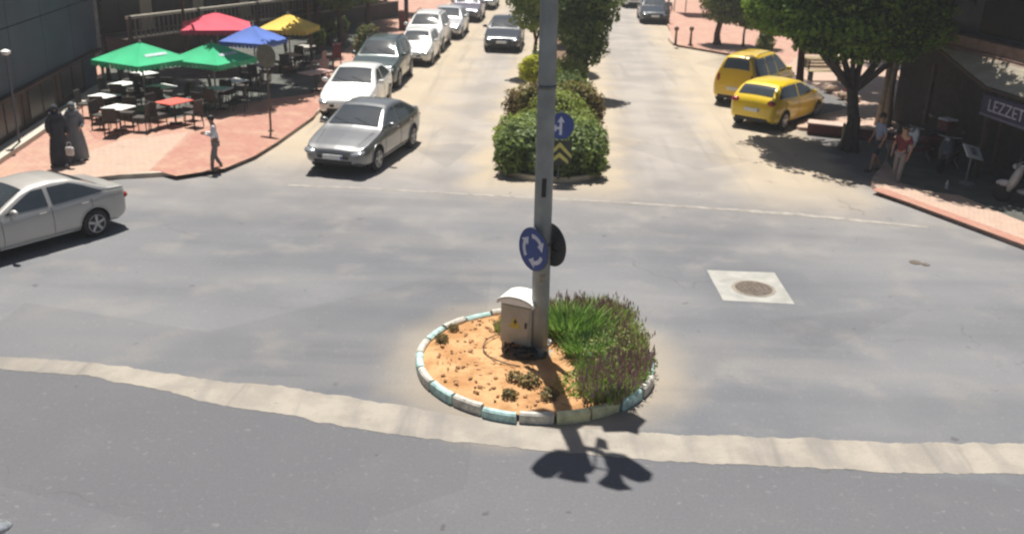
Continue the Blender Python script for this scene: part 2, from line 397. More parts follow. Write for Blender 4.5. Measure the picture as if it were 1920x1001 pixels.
m_pink2 = pave_mat('sandy_pavers', (.43, .31, .25), (.48, .355, .285), (.33, .235, .185), .4)
m_red = pave_mat('red_pavers', (.38, .19, .145), (.43, .225, .175), (.26, .12, .09), .9)
m_kerb = mat('kerb_stone', (.50, .43, .35), .9, var=.18, scale=3, bump=.3)
m_kerbr = mat('red_kerb', (.42, .30, .245), .9, var=.25, scale=2.5, bump=.3)

def smooth_line(pts, it=2):
    for _ in range(it):
        o = [pts[0]]
        for a_, b_ in zip(pts, pts[1:]): o += [a_.lerp(b_, .25), a_.lerp(b_, .75)]
        pts = o + [pts[-1]]
    return pts
def offset(line, d):
    o = []
    for i, p_ in enumerate(line):
        t = (line[min(i + 1, len(line) - 1)] - line[max(i - 1, 0)]); t.z = 0; t.normalize()
        o.append(p_ + Vector((-t.y, t.x, 0)) * d)
    return o
def kerbed(name, line, far, m_top, label, klabel, side, mk=None, h=.12, kw=.16):
    """line = kerb edge on the road, far = closing points of the platform"""
    inner = offset(line, kw * side)
    k = MB(); n = len(line)
    vs = [Vector((p_.x, p_.y, 0)) for p_ in line] + [Vector((p_.x, p_.y, h)) + (q - p_).normalized() * .02 for p_, q in zip(line, inner)] + [Vector((p_.x, p_.y, h)) for p_ in inner]
    fs = []
    for i in range(n - 1):
        for a_, b_ in ((0, n), (n, 2 * n)):
            f = (a_ + i, a_ + i + 1, b_ + i + 1, b_ + i); fs.append(f if side > 0 else f[::-1])
    k.add(vs, fs); structure(k, 'kerb', mk or m_kerb, klabel, cat='kerb')
    pm = MB(); poly = [(p_.x, p_.y) for p_ in inner] + [(p_.x, p_.y) for p_ in far]
    pm.prism(poly, .0, h - .004, bottom=False)
    return structure(pm, name, m_top, label, cat='pavement')

Lk = smooth_line([G(-700, 470), G(-200, 372), G(150, 340), G(330, 331), G(420, 321), G(480, 296), G(560, 245), G(603, 210)] + [G(603, 210) + U * k for k in (20, 60, 160)])
kerbed('left_pavement', Lk, [G(603, 210) + U * 160 - V * 60, G(-700, 470) + U * 160 - V * 60, G(-700, 470) - V * 40], m_pink,
       'pink brick pavement on the left running up beside the parked cars', 'pale dusty kerb around the left pavement corner', 1)
Rk = smooth_line([G(2700, 760), G(2200, 575), G(1920, 468), G(1780, 414), G(1690, 380), G(1640, 361), G(1628, 345), G(1652, 318), G(1668, 285), G(1650, 262), G(1600, 252), G(1515, 247), G(1488, 244), G(1500, 228), G(1590, 210), G(1600, 196), G(1520, 160), G(1440, 122), G(1350, 100), G(1262, 88), G(1252, 75)], 2)
e = G(1260, 45); Rk += [e + U * k for k in (0, 10, 40, 160)]
kerbed('right_pavement', Rk, [e + U * 160 + V * 60, G(2700, 760) + U * 120 + V * 40, G(2700, 760) + V * 30], m_pink2,
       'sandy pink pavement on the right under the big trees', 'worn reddish kerb around the right pavement', -1, m_kerbr)
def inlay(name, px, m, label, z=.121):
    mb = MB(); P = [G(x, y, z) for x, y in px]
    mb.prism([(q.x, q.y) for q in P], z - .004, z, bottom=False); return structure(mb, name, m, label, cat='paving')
inlay('red_paving', [(330, 330), (420, 316), (478, 292), (520, 266), (588, 218), (600, 200), (590, 186), (520, 178), (472, 208), (365, 245), (285, 318)], m_red,
      'wedge of red brick paving at the left pavement corner by the sign post')
inlay('red_paving_band', [(150, 225), (180, 262), (300, 236), (330, 215), (240, 200)], m_red, 'red brick band in front of the green cafe umbrellas')
inlay('sand_paving', [(60, 345), (278, 322), (355, 248), (230, 262), (120, 300)], m_pink2, 'sandy coloured paving band running to the left kerb')
inlay('cafe_shade_sheet', [(165, 205), (330, 222), (470, 190), (585, 176), (603, 150), (640, 100), (700, 48), (600, 40), (420, 70), (250, 105), (200, 130)], mat('painted_shade', (.085, .09, .08), .85, var=.25, scale=2, bump=.2), 'dark grey green sheet painting in the shade under the cafe umbrellas and tables', z=.1225)  # flat dark sheet on the pavers, deepens the cafe shade by colour
inlay('pavilion_shade_sheet', [(1662, 300), (1690, 342), (1735, 358), (1800, 366), (1900, 408), (2000, 445), (2150, 420), (2100, 220), (1700, 200)], mat('painted_shade', (.085, .09, .08)), 'dark sheet painting in the shade under the pavilion and the parked scooters', z=.1225)  # second dark sheet, tree and roof shade put into the colour
inlay('red_paving_strip', [(1635, 356), (1700, 378), (1920, 459), (2200, 560), (2200, 552), (1920, 448), (1710, 372), (1650, 350)], m_red, 'narrow red brick band along the right kerb')
inlay('pink_paving', [(1268, 84), (1340, 96), (1480, 120), (1520, 80), (1450, 20), (1300, -20), (1240, 20)], m_pink, 'pink brick pavement behind the two bollards')

# ---- median : kerb and soil
m_soil = mat('median_soil', (.16, .10, .06), .95, var=.3, scale=4, bump=.6, bscale=20)
MW = 1.28
m_medk = mat('median_kerb', (.55, .46, .33), .9, var=.2, scale=3, bump=.3)
mk = MB(); so = MB()
def P2(u_, v_): q = U * u_ + V * v_; return (q.x, q.y)
arc = [P2(u_med + .9 - .9 * math.cos(a) - .0, v_med + MW * math.sin(a)) for a in [R(-90 + 15 * i) for i in range(13)]]
arci = [P2(u_med + .9 - .75 * math.cos(a), v_med + (MW - .15) * math.sin(a)) for a in [R(-90 + 15 * i) for i in range(13)]]
outer = [P2(u_med + 150, v_med - MW)] + arc + [P2(u_med + 150, v_med + MW)]
inner = [P2(u_med + 150, v_med - MW + .15)] + arci + [P2(u_med + 150, v_med + MW - .15)]
n = len(outer); vs = [(x, y, 0) for x, y in outer] + [(x, y, .14) for x, y in outer] + [(x, y, .14) for x, y in inner] + [(x, y, .1) for x, y in inner]
fs = []
for i in range(n - 1):
    for k in range(3): fs.append((k * n + i, k * n + i + 1, (k + 1) * n + i + 1, (k + 1) * n + i))
mk.add(vs, fs); structure(mk, 'median_kerb', m_medk, 'dusty cream kerb around the planted median', cat='kerb')
so.prism(inner, 0.0, .1, bottom=False); structure(so, 'median_soil', m_soil, 'brown soil of the planted median', cat='soil')

# ---- concrete patch with manhole cover
mp_ = MB(); q = [G(1325, 506, .004), G(1452, 511, .004), G(1490, 570, .004), G(1356, 563, .004)]
mp_.add(q, [(3, 2, 1, 0)]); structure(mp_, 'concrete_patch', mat('patch_concrete', (.33, .325, .30), .9, var=.16, scale=3, bump=.2), 'pale square concrete patch around the manhole cover', cat='road')
mc = thing('manhole_cover', G(1413, 541, .004), .2, 'round brown iron manhole cover set in the pale concrete patch', 'manhole cover')
m_iron = mat('cast_iron', (.13, .105, .085), .7, .4, var=.3, scale=12, bump=.4)
MB().lathe([(.44, 0), (.44, .008), (.40, .012), (.385, .006)], n=36).build('cover_frame', mat('frame_ring', (.25, .22, .18), .8, var=.2), mc)
c_ = MB(); c_.lathe([(.375, 0), (.375, .012), (.36, .014)], n=36)
for i in range(-3, 4):
    for j in range(-3, 4):
        if i * i + j * j < 11: c_.box((i * .1, j * .1, .017), (.06, .03, .008), rot=(0, 0, R(45 if (i + j) % 2 else -45)))
c_.build('cover_plate', m_iron, mc)
# ================================================================== CARS
def paint(name, c, metal=.0, rough=.32): return mat('paint_' + name, c, rough, metal, var=.05, scale=1.2, coat=.8, bump=0)
m_glass = mat('car_glass', (.045, .056, .066), .05, 0, var=.2, scale=1, spec=.9)
m_tyre = mat('tyre_rubber', (.022, .022, .024), .85, var=.2, scale=20, bump=.2)
m_rim = mat('alloy_rim', (.38, .39, .40), .35, .8, var=.1)
m_black = mat('black_plastic', (.02, .02, .022), .6, var=.25, scale=10)
m_lens = mat('headlight_lens', (.34, .36, .38), .15, .5, var=.25, scale=14)
m_tail = mat('tail_lens', (.30, .02, .015), .2, var=.3, scale=14)
m_plate = mat('number_plate', (.72, .72, .70), .5, var=.05)
m_plblue = mat('plate_blue', (.03, .09, .35), .5)
m_chrome = mat('chrome_trim', (.6, .6, .62), .2, .9, var=.1)

SHAPES = {  # d from the front -> top height ; width factor ; belt height
 'sedan': dict(L=4.45, W=1.78, top=[(0, .56), (.05, .66), (.2, .735), (.6, .83), (1.1, .93), (1.28, .98), (1.62, 1.17), (2.0, 1.36), (2.25, 1.43), (2.7, 1.455), (3.15, 1.415), (3.45, 1.31), (3.95, 1.07), (4.15, 1.045), (4.36, 1.02), (4.42, .95), (4.45, .8)],
               belt=[(0, .56), (.2, .70), (1.2, .90), (2.5, .93), (3.9, .98), (4.45, .95)], ws=(1.36, 2.08), rw=(3.28, 3.86), wb=(.86, 3.52), r=.32),
 'hatch': dict(L=4.1, W=1.76, top=[(0, .56), (.05, .68), (.2, .76), (.6, .88), (.95, .97), (1.1, 1.01), (1.5, 1.26), (1.85, 1.43), (2.2, 1.49), (2.9, 1.5), (3.45, 1.45), (3.72, 1.33), (3.95, 1.08), (4.03, 1.0), (4.08, .9), (4.1, .75)],
               belt=[(0, .56), (.2, .72), (1.0, .92), (2.5, .96), (3.6, 1.02), (4.1, .98)], ws=(1.16, 1.84), rw=(3.62, 3.92), wb=(.80, 3.35), r=.31),
 'suv': dict(L=4.4, W=1.84, top=[(0, .66), (.05, .80), (.18, .90), (.6, 1.0), (1.05, 1.07), (1.2, 1.11), (1.6, 1.38), (1.95, 1.58), (2.3, 1.65), (3.2, 1.66), (3.95, 1.60), (4.12, 1.5), (4.28, 1.2), (4.34, 1.05), (4.38, .95), (4.4, .8)],
             belt=[(0, .66), (.2, .82), (1.1, 1.0), (2.5, 1.04), (3.8, 1.10), (4.4, 1.05)], ws=(1.26, 1.94), rw=(4.0, 4.26), wb=(.86, 3.6), r=.35),
 'van': dict(L=4.4, W=1.82, top=[(0, .66), (.05, .80), (.18, .90), (.5, 1.0), (.85, 1.08), (1.0, 1.13), (1.4, 1.48), (1.7, 1.72), (2.0, 1.80), (3.2, 1.83), (4.1, 1.80), (4.24, 1.72), (4.34, 1.3), (4.38, 1.05), (4.39, .95), (4.4, .8)],
             belt=[(0, .66), (.2, .82), (.9, 1.0), (2.5, 1.06), (4.1, 1.08), (4.4, 1.05)], ws=(1.06, 1.68), rw=(4.22, 4.33), wb=(.84, 3.55), r=.33)}
def lerp_tab(tab, x):
    xs = [t[0] for t in tab]; ys = [t[1] for t in tab]; return float(np.interp(x, xs, ys))
def smooth_tab(tab, L):
    xs = np.linspace(0, L, 241); ys = np.interp(xs, [t[0] for t in tab], [t[1] for t in tab])
    k = np.array([1, 3, 5, 6, 5, 3, 1.]); k /= k.sum(); yp = np.pad(ys, 3, mode='edge'); ys2 = np.convolve(yp, k, 'valid')
    ys2[:6] = ys[:6]; ys2[-6:] = ys[-6:]; return xs, ys2
class Car:
    def __init__(s, kind):
        s.k = SHAPES[kind]; s.L = s.k['L']; s.W = s.k['W'] / 2; s.kind = kind
        s.tx, s.ty = smooth_tab(s.k['top'], s.L); s.gmax = max(s.ty)
        wt = [(0, .66), (.05, .78), (.16, .88), (.4, .96), (.9, 1.0), (s.L - 1.0, 1.0), (s.L - .4, .965), (s.L - .12, .90), (s.L - .04, .82), (s.L, .72)]
        s.wx, s.wy = smooth_tab(wt, s.L); s.wy[:8] = np.interp(s.wx[:8], [t[0] for t in wt], [t[1] for t in wt]); s.wy[-8:] = np.interp(s.wx[-8:], [t[0] for t in wt], [t[1] for t in wt])
    def top(s, d): return float(np.interp(d, s.tx, s.ty))
    def sec(s, d):
        tp = s.top(d); w = s.W * float(np.interp(d, s.wx, s.wy)); bl = min(lerp_tab(s.k['belt'], d), tp - .015)
        b = .24 + .10 * max(0, 1 - d / .25) + .12 * max(0, 1 - (s.L - d) / .25)
        b = min(b, .42); gh = max(tp - bl, 0); ye = w * .93 - .40 * gh
        P = [(w * .80, b), (w * .955, b + .05), (w * .99, b + .30 * (bl - b)), (w, b + .55 * (bl - b)), (w * .985, b + .82 * (bl - b)), (w * .94, bl), (w * .925, bl + .03 * min(1, gh / .2)),
             (ye + .02, bl + .86 * gh), (ye - .05, bl + .95 * gh), (ye * .72, tp - .004), (ye * .4, tp + .008), (0, tp + .014)]
        for _ in range(2):
            o = [P[0]]
            for a, c in zip(P, P[1:]): o += [(a[0] * .75 + c[0] * .25, a[1] * .75 + c[1] * .25), (a[0] * .25 + c[0] * .75, a[1] * .25 + c[1] * .75)]
            P = o + [P[-1]]
        return P
    def side_y(s, d, z):
        P = s.sec(d); return float(np.interp(z, [q[1] for q in P], [q[0] for q in P]))
    def top_z(s, d, y):
        P = s.sec(d)[::-1]; P = [q for q in P if q[1] > lerp_tab(s.k['belt'], d) - .2]
        ys = []; zs = []
        for a, z in P:
            if ys and a <= ys[-1]: break
            ys.append(a); zs.append(z)
        return float(np.interp(abs(y), ys, zs))
    def X(s, d): return s.L / 2 - d

def build_car(kind, name, pm, label, cat, group=None, roof=None, lower=None, taxi=False, plate=True):
    C = Car(kind); L = C.L; k = C.k
    t = thing(name, (0, 0, 0), 0, label, cat, group)
    ds = sorted(set([0, .015, .03, .05, .08, .12] + list(np.linspace(.16, L - .16, 84)) + [L - .12, L - .08, L - .05, L - .03, L - .015, L]))
    mb = MB(); secs = [C.sec(d) for d in ds]; m = len(secs[0])
    vs = []
    for d, P in zip(ds, secs):
        vs += [(C.X(d), y, z) for y, z in P] + [(C.X(d), -y, z) for y, z in P[-2::-1]]
    M = 2 * m - 1; fs = []; mi = []
    wz = k['r'] + .01
    for i in range(len(ds) - 1):
        dc = (ds[i] + ds[i + 1]) / 2
        for j in range(M - 1):
            a, b_, c_, d_ = i * M + j, i * M + j + 1, (i + 1) * M + j + 1, (i + 1) * M + j
            zc = (vs[a][2] + vs[b_][2] + vs[c_][2] + vs[d_][2]) / 4; yc = abs(vs[a][1])
            if yc > C.W * .6 and zc < .85 and any((dc - q) ** 2 + (zc - wz) ** 2 < (k['r'] + .065) ** 2 for q in k['wb']): continue
            fs.append((a, d_, c_, b_)); mi.append(0)
    fs.append(tuple(range(M))); fs.append(tuple(reversed(range((len(ds) - 1) * M, len(ds) * M)))); mi += [0, 0]
    mb.v = vs; mb.f = fs; mb.m = mi
    body = mb.build('body', pm, t, smooth=True)
    # under body and arch liners
    u = MB(); u.box((0, 0, .36), (L - .5, C.W * 1.55, .24)); u.build('underbody', m_black, t)
    for q in k['wb']:
        for s_ in (1, -1):
            wl = MB(); rr = k['r']; yy = s_ * (C.W - .12)
            T = Matrix.Rotation(R(90), 4, 'X')
            wl.lathe([(rr * .62, -.10), (rr * .9, -.11), (rr, -.085), (rr, .085), (rr * .9, .11), (rr * .62, .10)], n=28, M=T)
            wo = wl.build('wheel', m_tyre, t, smooth=False, loc=(C.X(q), yy, rr))
            rm = MB(); o_ = -s_ * .105
            rm.lathe([(rr * .66, o_ - .004), (rr * .66, o_ + .004)], n=24, mi=1, M=T)
            for a in range(5):
                an = 2 * math.pi * a / 5 + .3; rm.box((math.cos(an) * rr * .33, s_ * .113, math.sin(an) * rr * .33), (rr * .62, .016, .055), 0, rot=(0, -an, 0))
            rm.lathe([(rr * .16, -s_ * .118 - .01), (rr * .13, -s_ * .118 + .01)], n=12, M=T)
            pts = [(math.cos(R(i * 20)) * rr * .64, s_ * .112, math.sin(R(i * 20)) * rr * .64) for i in range(19)]
            rm.path(pts, .014, n=6, cap=False)
            rm.build('rim', [m_rim, m_black], wo)
            al = MB(); R2 = k['r'] + .07
            pts = []
            for i in range(15):
                an = R(-12 + i * 204 / 14); d_ = q - math.cos(an) * R2; z_ = wz + math.sin(an) * R2
                pts.append((C.X(d_), s_ * (C.side_y(min(max(d_, .05), L - .05), max(z_, .27)) - .002), z_))
            al.path(pts, .022, n=6); al.build('wheel_arch', (lower or pm), t, smooth=True)
    # glass
    def patch(nm, grid, mt=m_glass, par=t):
        g = MB(); r = len(grid); c = len(grid[0]); g.add([p_ for row in grid for p_ in row], [(i * c + j, i * c + j + 1, (i + 1) * c + j + 1, (i + 1) * c + j) for i in range(r - 1) for j in range(c - 1)])
        return g.build(nm, mt, par, smooth=True)
    for nm, (d0, d1), sg in (('windshield', k['ws'], 1), ('rear_window', k['rw'], -1)):
        grid = []
        for i in range(9):
            d = d0 + (d1 - d0) * i / 8; P = C.sec(d); bl = lerp_tab(k['belt'], d); gh = C.top(d) - bl
            ye = C.W * float(np.interp(d, C.wx, C.wy)) * .93 - .40 * gh - .10
            grid.append([(C.X(d) + sg * .008, ye * (j / 5 - 1), C.top_z(d, ye * (j / 5 - 1)) + .009) for j in range(11)])
        patch(nm, grid)
    zt = C.gmax - .115
    def bound(z, front):
        xs = np.linspace(k['ws'][0] - .1, (k['ws'][1] + k['rw'][0]) / 2, 80) if front else np.linspace(k['rw'][1] + .1, (k['ws'][1] + k['rw'][0]) / 2, 80)
        for x in xs:
            if C.top(x) - .055 >= z: return x
        return xs[-1]
    for s_ in (1, -1):
        z0 = lerp_tab(k['belt'], 2.4) + .045
        mid = k['ws'][1] + .55 if kind != 'sedan' else 2.52
        segs = [(None, mid - .05), (mid + .05, None)] if kind not in ('van', 'suv') else [(None, mid - .05), (mid + .05, mid + .88), (mid + .98, None)]
        for a, b_ in segs:
            grid = []
            for i in range(8):
                z = z0 + (zt - z0) * i / 7
                x0 = a if a else bound(z, True) + .10; x1 = b_ if b_ else bound(z, False) - .12
                if b_ and x0 > b_: x0 = b_ - .02
                if a and x1 < a: x1 = a + .02
                row = []
                for j in range(10):
                    d = x0 + (x1 - x0) * j / 9; zz = max(z, lerp_tab(k['belt'], d) + .035); row.append((C.X(d), s_ * (C.side_y(d, zz) + .007), zz))
                grid.append(row)
            patch('side_window', grid)
        # mirror
        dm = k['ws'][0] + .28; mr = MB(); zz = z0 + .06; yb = C.side_y(dm, z0)
        mr.ell((C.X(dm), s_ * (yb + .13), zz), (.07, .115, .075), 10, 8); mr.box((C.X(dm), s_ * (yb + .03), zz - .05), (.05, .1, .03))
        mr.build('mirror', pm, t, smooth=True)
        # lights
        hy = C.W * .66; zl = C.top(.12) - .085
        hl = MB(); hl.ell((C.X(.14), s_ * hy, zl), (.20, .215, .062 if kind != 'van' else .1), 14, 8, rot=(0, R(14), R(-s_ * 24))); hl.build('headlight', m_lens, t, smooth=True)
        tz = .78 if kind == 'sedan' else (.92 if kind == 'hatch' else 1.0)
        tl = MB(); tl.ell((C.X(L - .09), s_ * C.W * .70, tz), (.12, .17 if kind != 'van' else .07, .09 if kind != 'van' else .2), 14, 8, rot=(0, 0, R(s_ * 22))); tl.build('tail_light', m_tail, t, smooth=True)
        for dh in (mid - .22, mid + .78):
            h = MB(); zz = z0 - .12; h.box((C.X(dh), s_ * (C.side_y(dh, zz) + .014), zz), (.17, .022, .028)); h.build('door_handle', pm, t)
        # door seams
        for dd in (k['ws'][0] + .02, mid, mid + .95):
            sm = MB(); pts = [(C.X(dd), s_ * (C.side_y(dd, z) + .0015), z) for z in np.linspace(.34, z0 - .03, 7)]; sm.path(pts, .0055, 4, cap=False); sm.build('door_seam', m_black, t)
        sl = MB(); sl.path([(C.X(d), s_ * (C.side_y(d, .30) - .002), .285) for d in np.linspace(k['wb'][0] + .42, k['wb'][1] - .42, 8)], .03, 6); sl.build('sill', m_black if kind in ('suv', 'van') else pm, t, smooth=True)
    gr = MB(); zg = C.top(.03) - .12
    gr.rbox((C.X(.03), 0, zg), (.09, C.W * .95, .10), .02); gr.rbox((C.X(.035), 0, .37), (.10, C.W * 1.15, .11), .02)
    gr.build('grille', m_black, t)
    bt = MB(); bt.rbox((C.X(.0), 0, zg + .055), (.04, .5, .018), .004); bt.ell((C.X(-.008), 0, zg + .01), (.015, .055, .055), 12, 8); bt.build('grille_badge', m_chrome, t)
    for s_ in (1, -1): bs = MB(); bs.path([(C.X(d0_), s_ * y_, C.top_z(max(d0_, .1), y_) + .002) for d0_, y_ in ((.3, C.W * .62), (.7, C.W * .68), (1.1, C.W * .74))], .006, 4); bs.build('hood_seam', m_black, t)
    rb = MB(); rb.rbox((C.X(L - .03), 0, .36), (.09, C.W * 1.3, .12), .02); rb.build('rear_valance', m_black, t)
    if plate:
        for dd, sg, z in ((-.028, 1, .50), (L + .012, -1, .66 if kind != 'sedan' else .72)):
            pl = MB(); pl.box((C.X(dd), 0, z), (.016, .52, .11)); po = pl.build('number_plate', m_plate, t)
            pb = MB(); pb.box((C.X(dd) + sg * .009, sg * .235, z), (.003, .045, .10)); pb.build('plate_band', m_plblue, po)
    for y_ in (-.15, .42): wp = MB(); wp.path([(C.X(k['ws'][0] + .02), y_, C.top_z(k['ws'][0] + .02, y_) + .02), (C.X(k['ws'][0] + .2), y_ - .45, C.top_z(k['ws'][0] + .2, y_ - .45) + .022)], .007, 4); wp.build('wiper', m_black, t)
    if kind in ('suv', 'van'):
        for s_ in (1, -1):
            rl = MB(); y = s_ * (C.W * .93 - .40 * .58 - .06); rl.path([(C.X(2.0), y, C.top(2.0) - .03)] + [(C.X(d), y, C.top(d) + .035) for d in np.linspace(2.15, 3.7, 6)] + [(C.X(3.85), y, C.top(3.85) - .03)], .016, 6); rl.build('roof_rail', m_black, t)
    return t, C
CS = 1.07   # the photographed cars are a touch larger than the base shapes
def put(t, pt, ang, s=CS): t.location = (pt.x, pt.y, 0); t.rotation_euler = (0, 0, ang); t.scale = (s, s, s); return t
def front_at(C, fx, fy, ang):
    """place by the ground point under the middle of its front bumper"""
    f = G(fx, fy + 5); return f - Vector((math.cos(ang), math.sin(ang), 0)) * (C.L * CS / 2)

DN = UA + math.pi   # facing the camera along the boulevard
cars = 'cars parked nose to tail along the left kerb'
p_white = paint('white', (.72, .72, .70)); p_grey = paint('grey', (.20, .205, .21), .6, .33); p_silver = paint('silver', (.50, .51, .52), .5, .35)
p_green = paint('dark_green', (.055, .08, .078), .3); p_black = paint('black', (.015, .022, .03), .3); p_yellow = paint('yellow', (.80, .56, .012)); p_yel2 = paint('amber', (.76, .50, .015)); p_blue = paint('pale_blue', (.35, .43, .52), .4); p_maroon = paint('dusk', (.10, .09, .12), .4)

a = DN - R(13)
t, C = build_car('sedan', 'sedan_car', p_grey, 'metallic grey saloon car turning out of the boulevard with sun glinting on its windshield', 'car')
ag = head(G(779, 262), G(692, 320)); f = front_at(C, 627, 325, ag); put(t, f, ag, 1.1)
t, C = build_car('sedan', 'sedan_car', p_white, 'white saloon car parked directly behind the moving grey saloon', 'car', cars)
wsed = t; put(t, front_at(C, 643, 224, DN), DN)
t, C = build_car('suv', 'suv_car', p_green, 'dark green tall car parked behind the white saloon', 'car', cars)
gsuv = t; put(t, front_at(C, 697, 166, DN), DN)
t, C = build_car('hatch', 'hatchback_car', p_white, 'small white hatchback parked between the dark green car and the white tall car', 'car', cars)
whb = t; put(t, front_at(C, 771, 122, DN), DN, .97)
t, C = build_car('suv', 'suv_car', p_white, 'white tall car parked beside the brown lamp post', 'car', cars)
wsuv = t; put(t, front_at(C, 790, 96, DN), DN)
t, C = build_car('sedan', 'sedan_car', p_silver, 'silver saloon car parked beyond the white tall car', 'car', cars)
ssed = t; put(t, front_at(C, 832, 70, DN), DN)
t, C = build_car('hatch', 'hatchback_car', p_maroon, 'dark hatchback parked farthest up the left kerb at the top edge', 'car', cars)
dh = t; put(t, front_at(C, 872, 38, DN), DN)
o = dup(ssed, front_at(C, 903, 14, DN), DN, 'silver saloon barely in view past the dark hatchback', cars); o.scale = (CS,) * 3
t, C = build_car('sedan', 'sedan_car', p_black, 'black saloon driving down the boulevard toward the camera beside the median', 'car')
put(t, front_at(C, 940, 95, DN), DN)
t, C = build_car('sedan', 'sedan_car', paint('dull_silver', (.47, .455, .43), .3, .4), 'silver two box car leaving the frame at the left edge', 'car')
ah = head(G(240, 416), G(0, 482)); n_ = Vector((math.sin(ah), -math.cos(ah), 0))
rear = G(260, 424) + Vector((math.sin(ah), -math.cos(ah), 0)) * 0
cen = rear + Vector((math.cos(ah), math.sin(ah), 0)) * (C.L / 2) + Vector((math.sin(ah), -math.cos(ah), 0)) * .89
put(t, cen, ah, .96); t['label'] = 'silver saloon driving out of the frame at the left edge'
# taxis
t, C = build_car('hatch', 'taxi_car', p_yellow, 'bright yellow taxi parked at an angle under the big tree, rear toward the road', 'taxi', 'yellow taxis at the rank')
at = head(G(1452, 242), G(1566, 203)); r_ = G(1408, 242); put(t, r_ + Vector((math.cos(at), math.sin(at), 0)) * C.L / 2, at)
t, C = build_car('van', 'taxi_van', p_yel2, 'amber yellow van taxi with a big dark rear window, parked behind the bright yellow taxi', 'taxi', 'yellow taxis at the rank')
r_ = G(1374, 200); av = at + R(6); put(t, r_ + Vector((math.cos(av), math.sin(av), 0)) * C.L / 2, av)
# cars up on the right side
rc = 'cars parked up the right side of the boulevard'
t, C = build_car('sedan', 'sedan_car', p_black, 'dark saloon parked nearest on the far right kerb beside the grey rider', 'car', rc)
put(t, front_at(C, 1228, 42, DN), DN); bs_ = t
o = dup(wsuv, front_at(C, 1192, 12, DN), DN, 'white tall car parked behind the dark saloon up the right side', rc); o.scale = (CS,) * 3
o = dup(dh, front_at(C, 1163, -6, DN), DN, 'dark hatchback at the top edge up the right side', rc); o.scale = (CS,) * 3
# car nosing into the bottom left corner
t, C = build_car('hatch', 'hatchback_car', p_blue, 'pale blue car corner just entering the bottom left of the frame', 'car')
ang = R(75); q = G(-26, 990, .7); put(t, Vector((q.x, q.y, 0)) - Vector((math.cos(ang), math.sin(ang), 0)) * (C.L / 2 - .05) - Vector((math.sin(ang), -math.cos(ang), 0)) * .62, ang)
# ================================================================== PLANTED ISLAND
IC = G(1003, 683); IR = 1.98
m_kw = mat('kerb_white_paint', (.62, .59, .53), .8, var=.42, scale=11, bump=.3, col2=(.66, .63, .56)); m_kt = mat('kerb_turquoise_paint', (.38, .55, .53), .8, var=.35, scale=9, bump=.3)
m_ky = mat('kerb_yellow_paint', (.62, .60, .36), .8, var=.25, scale=7, bump=.3)
rk = thing('island_kerb', IC, 0, 'round kerb of white and turquoise painted stones enclosing the planted island', 'kerb')
NK = 22
for i in range(NK):
    a0, a1 = 2 * math.pi * i / NK + .012, 2 * math.pi * (i + 1) / NK - .012
    mb = MB(); rg = random.Random(i); jr = rg.uniform(-.025, .025); hz = .17 + rg.uniform(-.015, .02)
    ring = []
    for r_, z_ in ((IR + jr, 0), (IR + jr, hz - .03), (IR - .025 + jr, hz), (IR - .09 + jr, hz), (IR - .12 + jr, hz - .03), (IR - .12 + jr, 0)): ring.append((r_, z_))
    vs = []
    for k in range(5):
        a = a0 + (a1 - a0) * k / 4
        for r_, z_ in ring: vs.append(((r_ + rg.uniform(-.004, .004)) * math.cos(a), r_ * math.sin(a), z_))
    n = len(ring); fs = [(k * n + j, (k + 1) * n + j, (k + 1) * n + j + 1, k * n + j + 1) for k in range(4) for j in range(n - 1)] + [tuple(reversed(range(n))), tuple(range(4 * n, 5 * n))]
    mb.add(vs, fs); deg = math.degrees((a0 + a1) / 2) % 360
    mt = m_kt if i % 2 else m_kw
    if 285 < deg < 315: mt = m_ky
    mb.build('kerb_stone', mt, rk)
m_sand = bpy.data.materials.new('island_sand'); b = NB(m_sand); p = b.n['Principled BSDF']; tc = b.n.new('ShaderNodeTexCoord').outputs['Object']
c = b.mix(b.smooth(b.noise(tc, 2.2, 6, .6), .38, .62), (.44, .235, .105), (.60, .36, .18)); c = b.mix(b.math('MULTIPLY', b.smooth(b.noise(tc, 9, 6, .7), .56, .7), .6), c, (.20, .11, .06))
b.l.new(c, p.inputs['Base Color']); p.inputs['Roughness'].default_value = .95; p.inputs['Specular IOR Level'].default_value = .15
b.l.new(b.bump(b.noise(tc, 7, 8, .7), .9, .06), p.inputs['Normal'])
so = MB(); rg = random.Random(4); NR, NA = 16, 48; vs = [(IC.x, IC.y, .16)]
for i in range(1, NR + 1):
    for k in range(NA):
        r_ = (IR - .10) * i / NR; a = 2 * math.pi * k / NA; vs.append((IC.x + r_ * math.cos(a), IC.y + r_ * math.sin(a), .125 + .05 * (1 - (i / NR) ** 2) + (rg.uniform(-.014, .018) if i < NR else -.03)))
fs = [(0, 1 + k, 1 + (k + 1) % NA) for k in range(NA)] + [(1 + i * NA + k, 1 + (i + 1) * NA + k, 1 + (i + 1) * NA + (k + 1) % NA, 1 + i * NA + (k + 1) % NA) for i in range(NR - 1) for k in range(NA)]
so.add(vs, fs); structure(so, 'island_soil', m_sand, 'dry orange soil inside the round painted kerb', smooth=True, cat='soil')
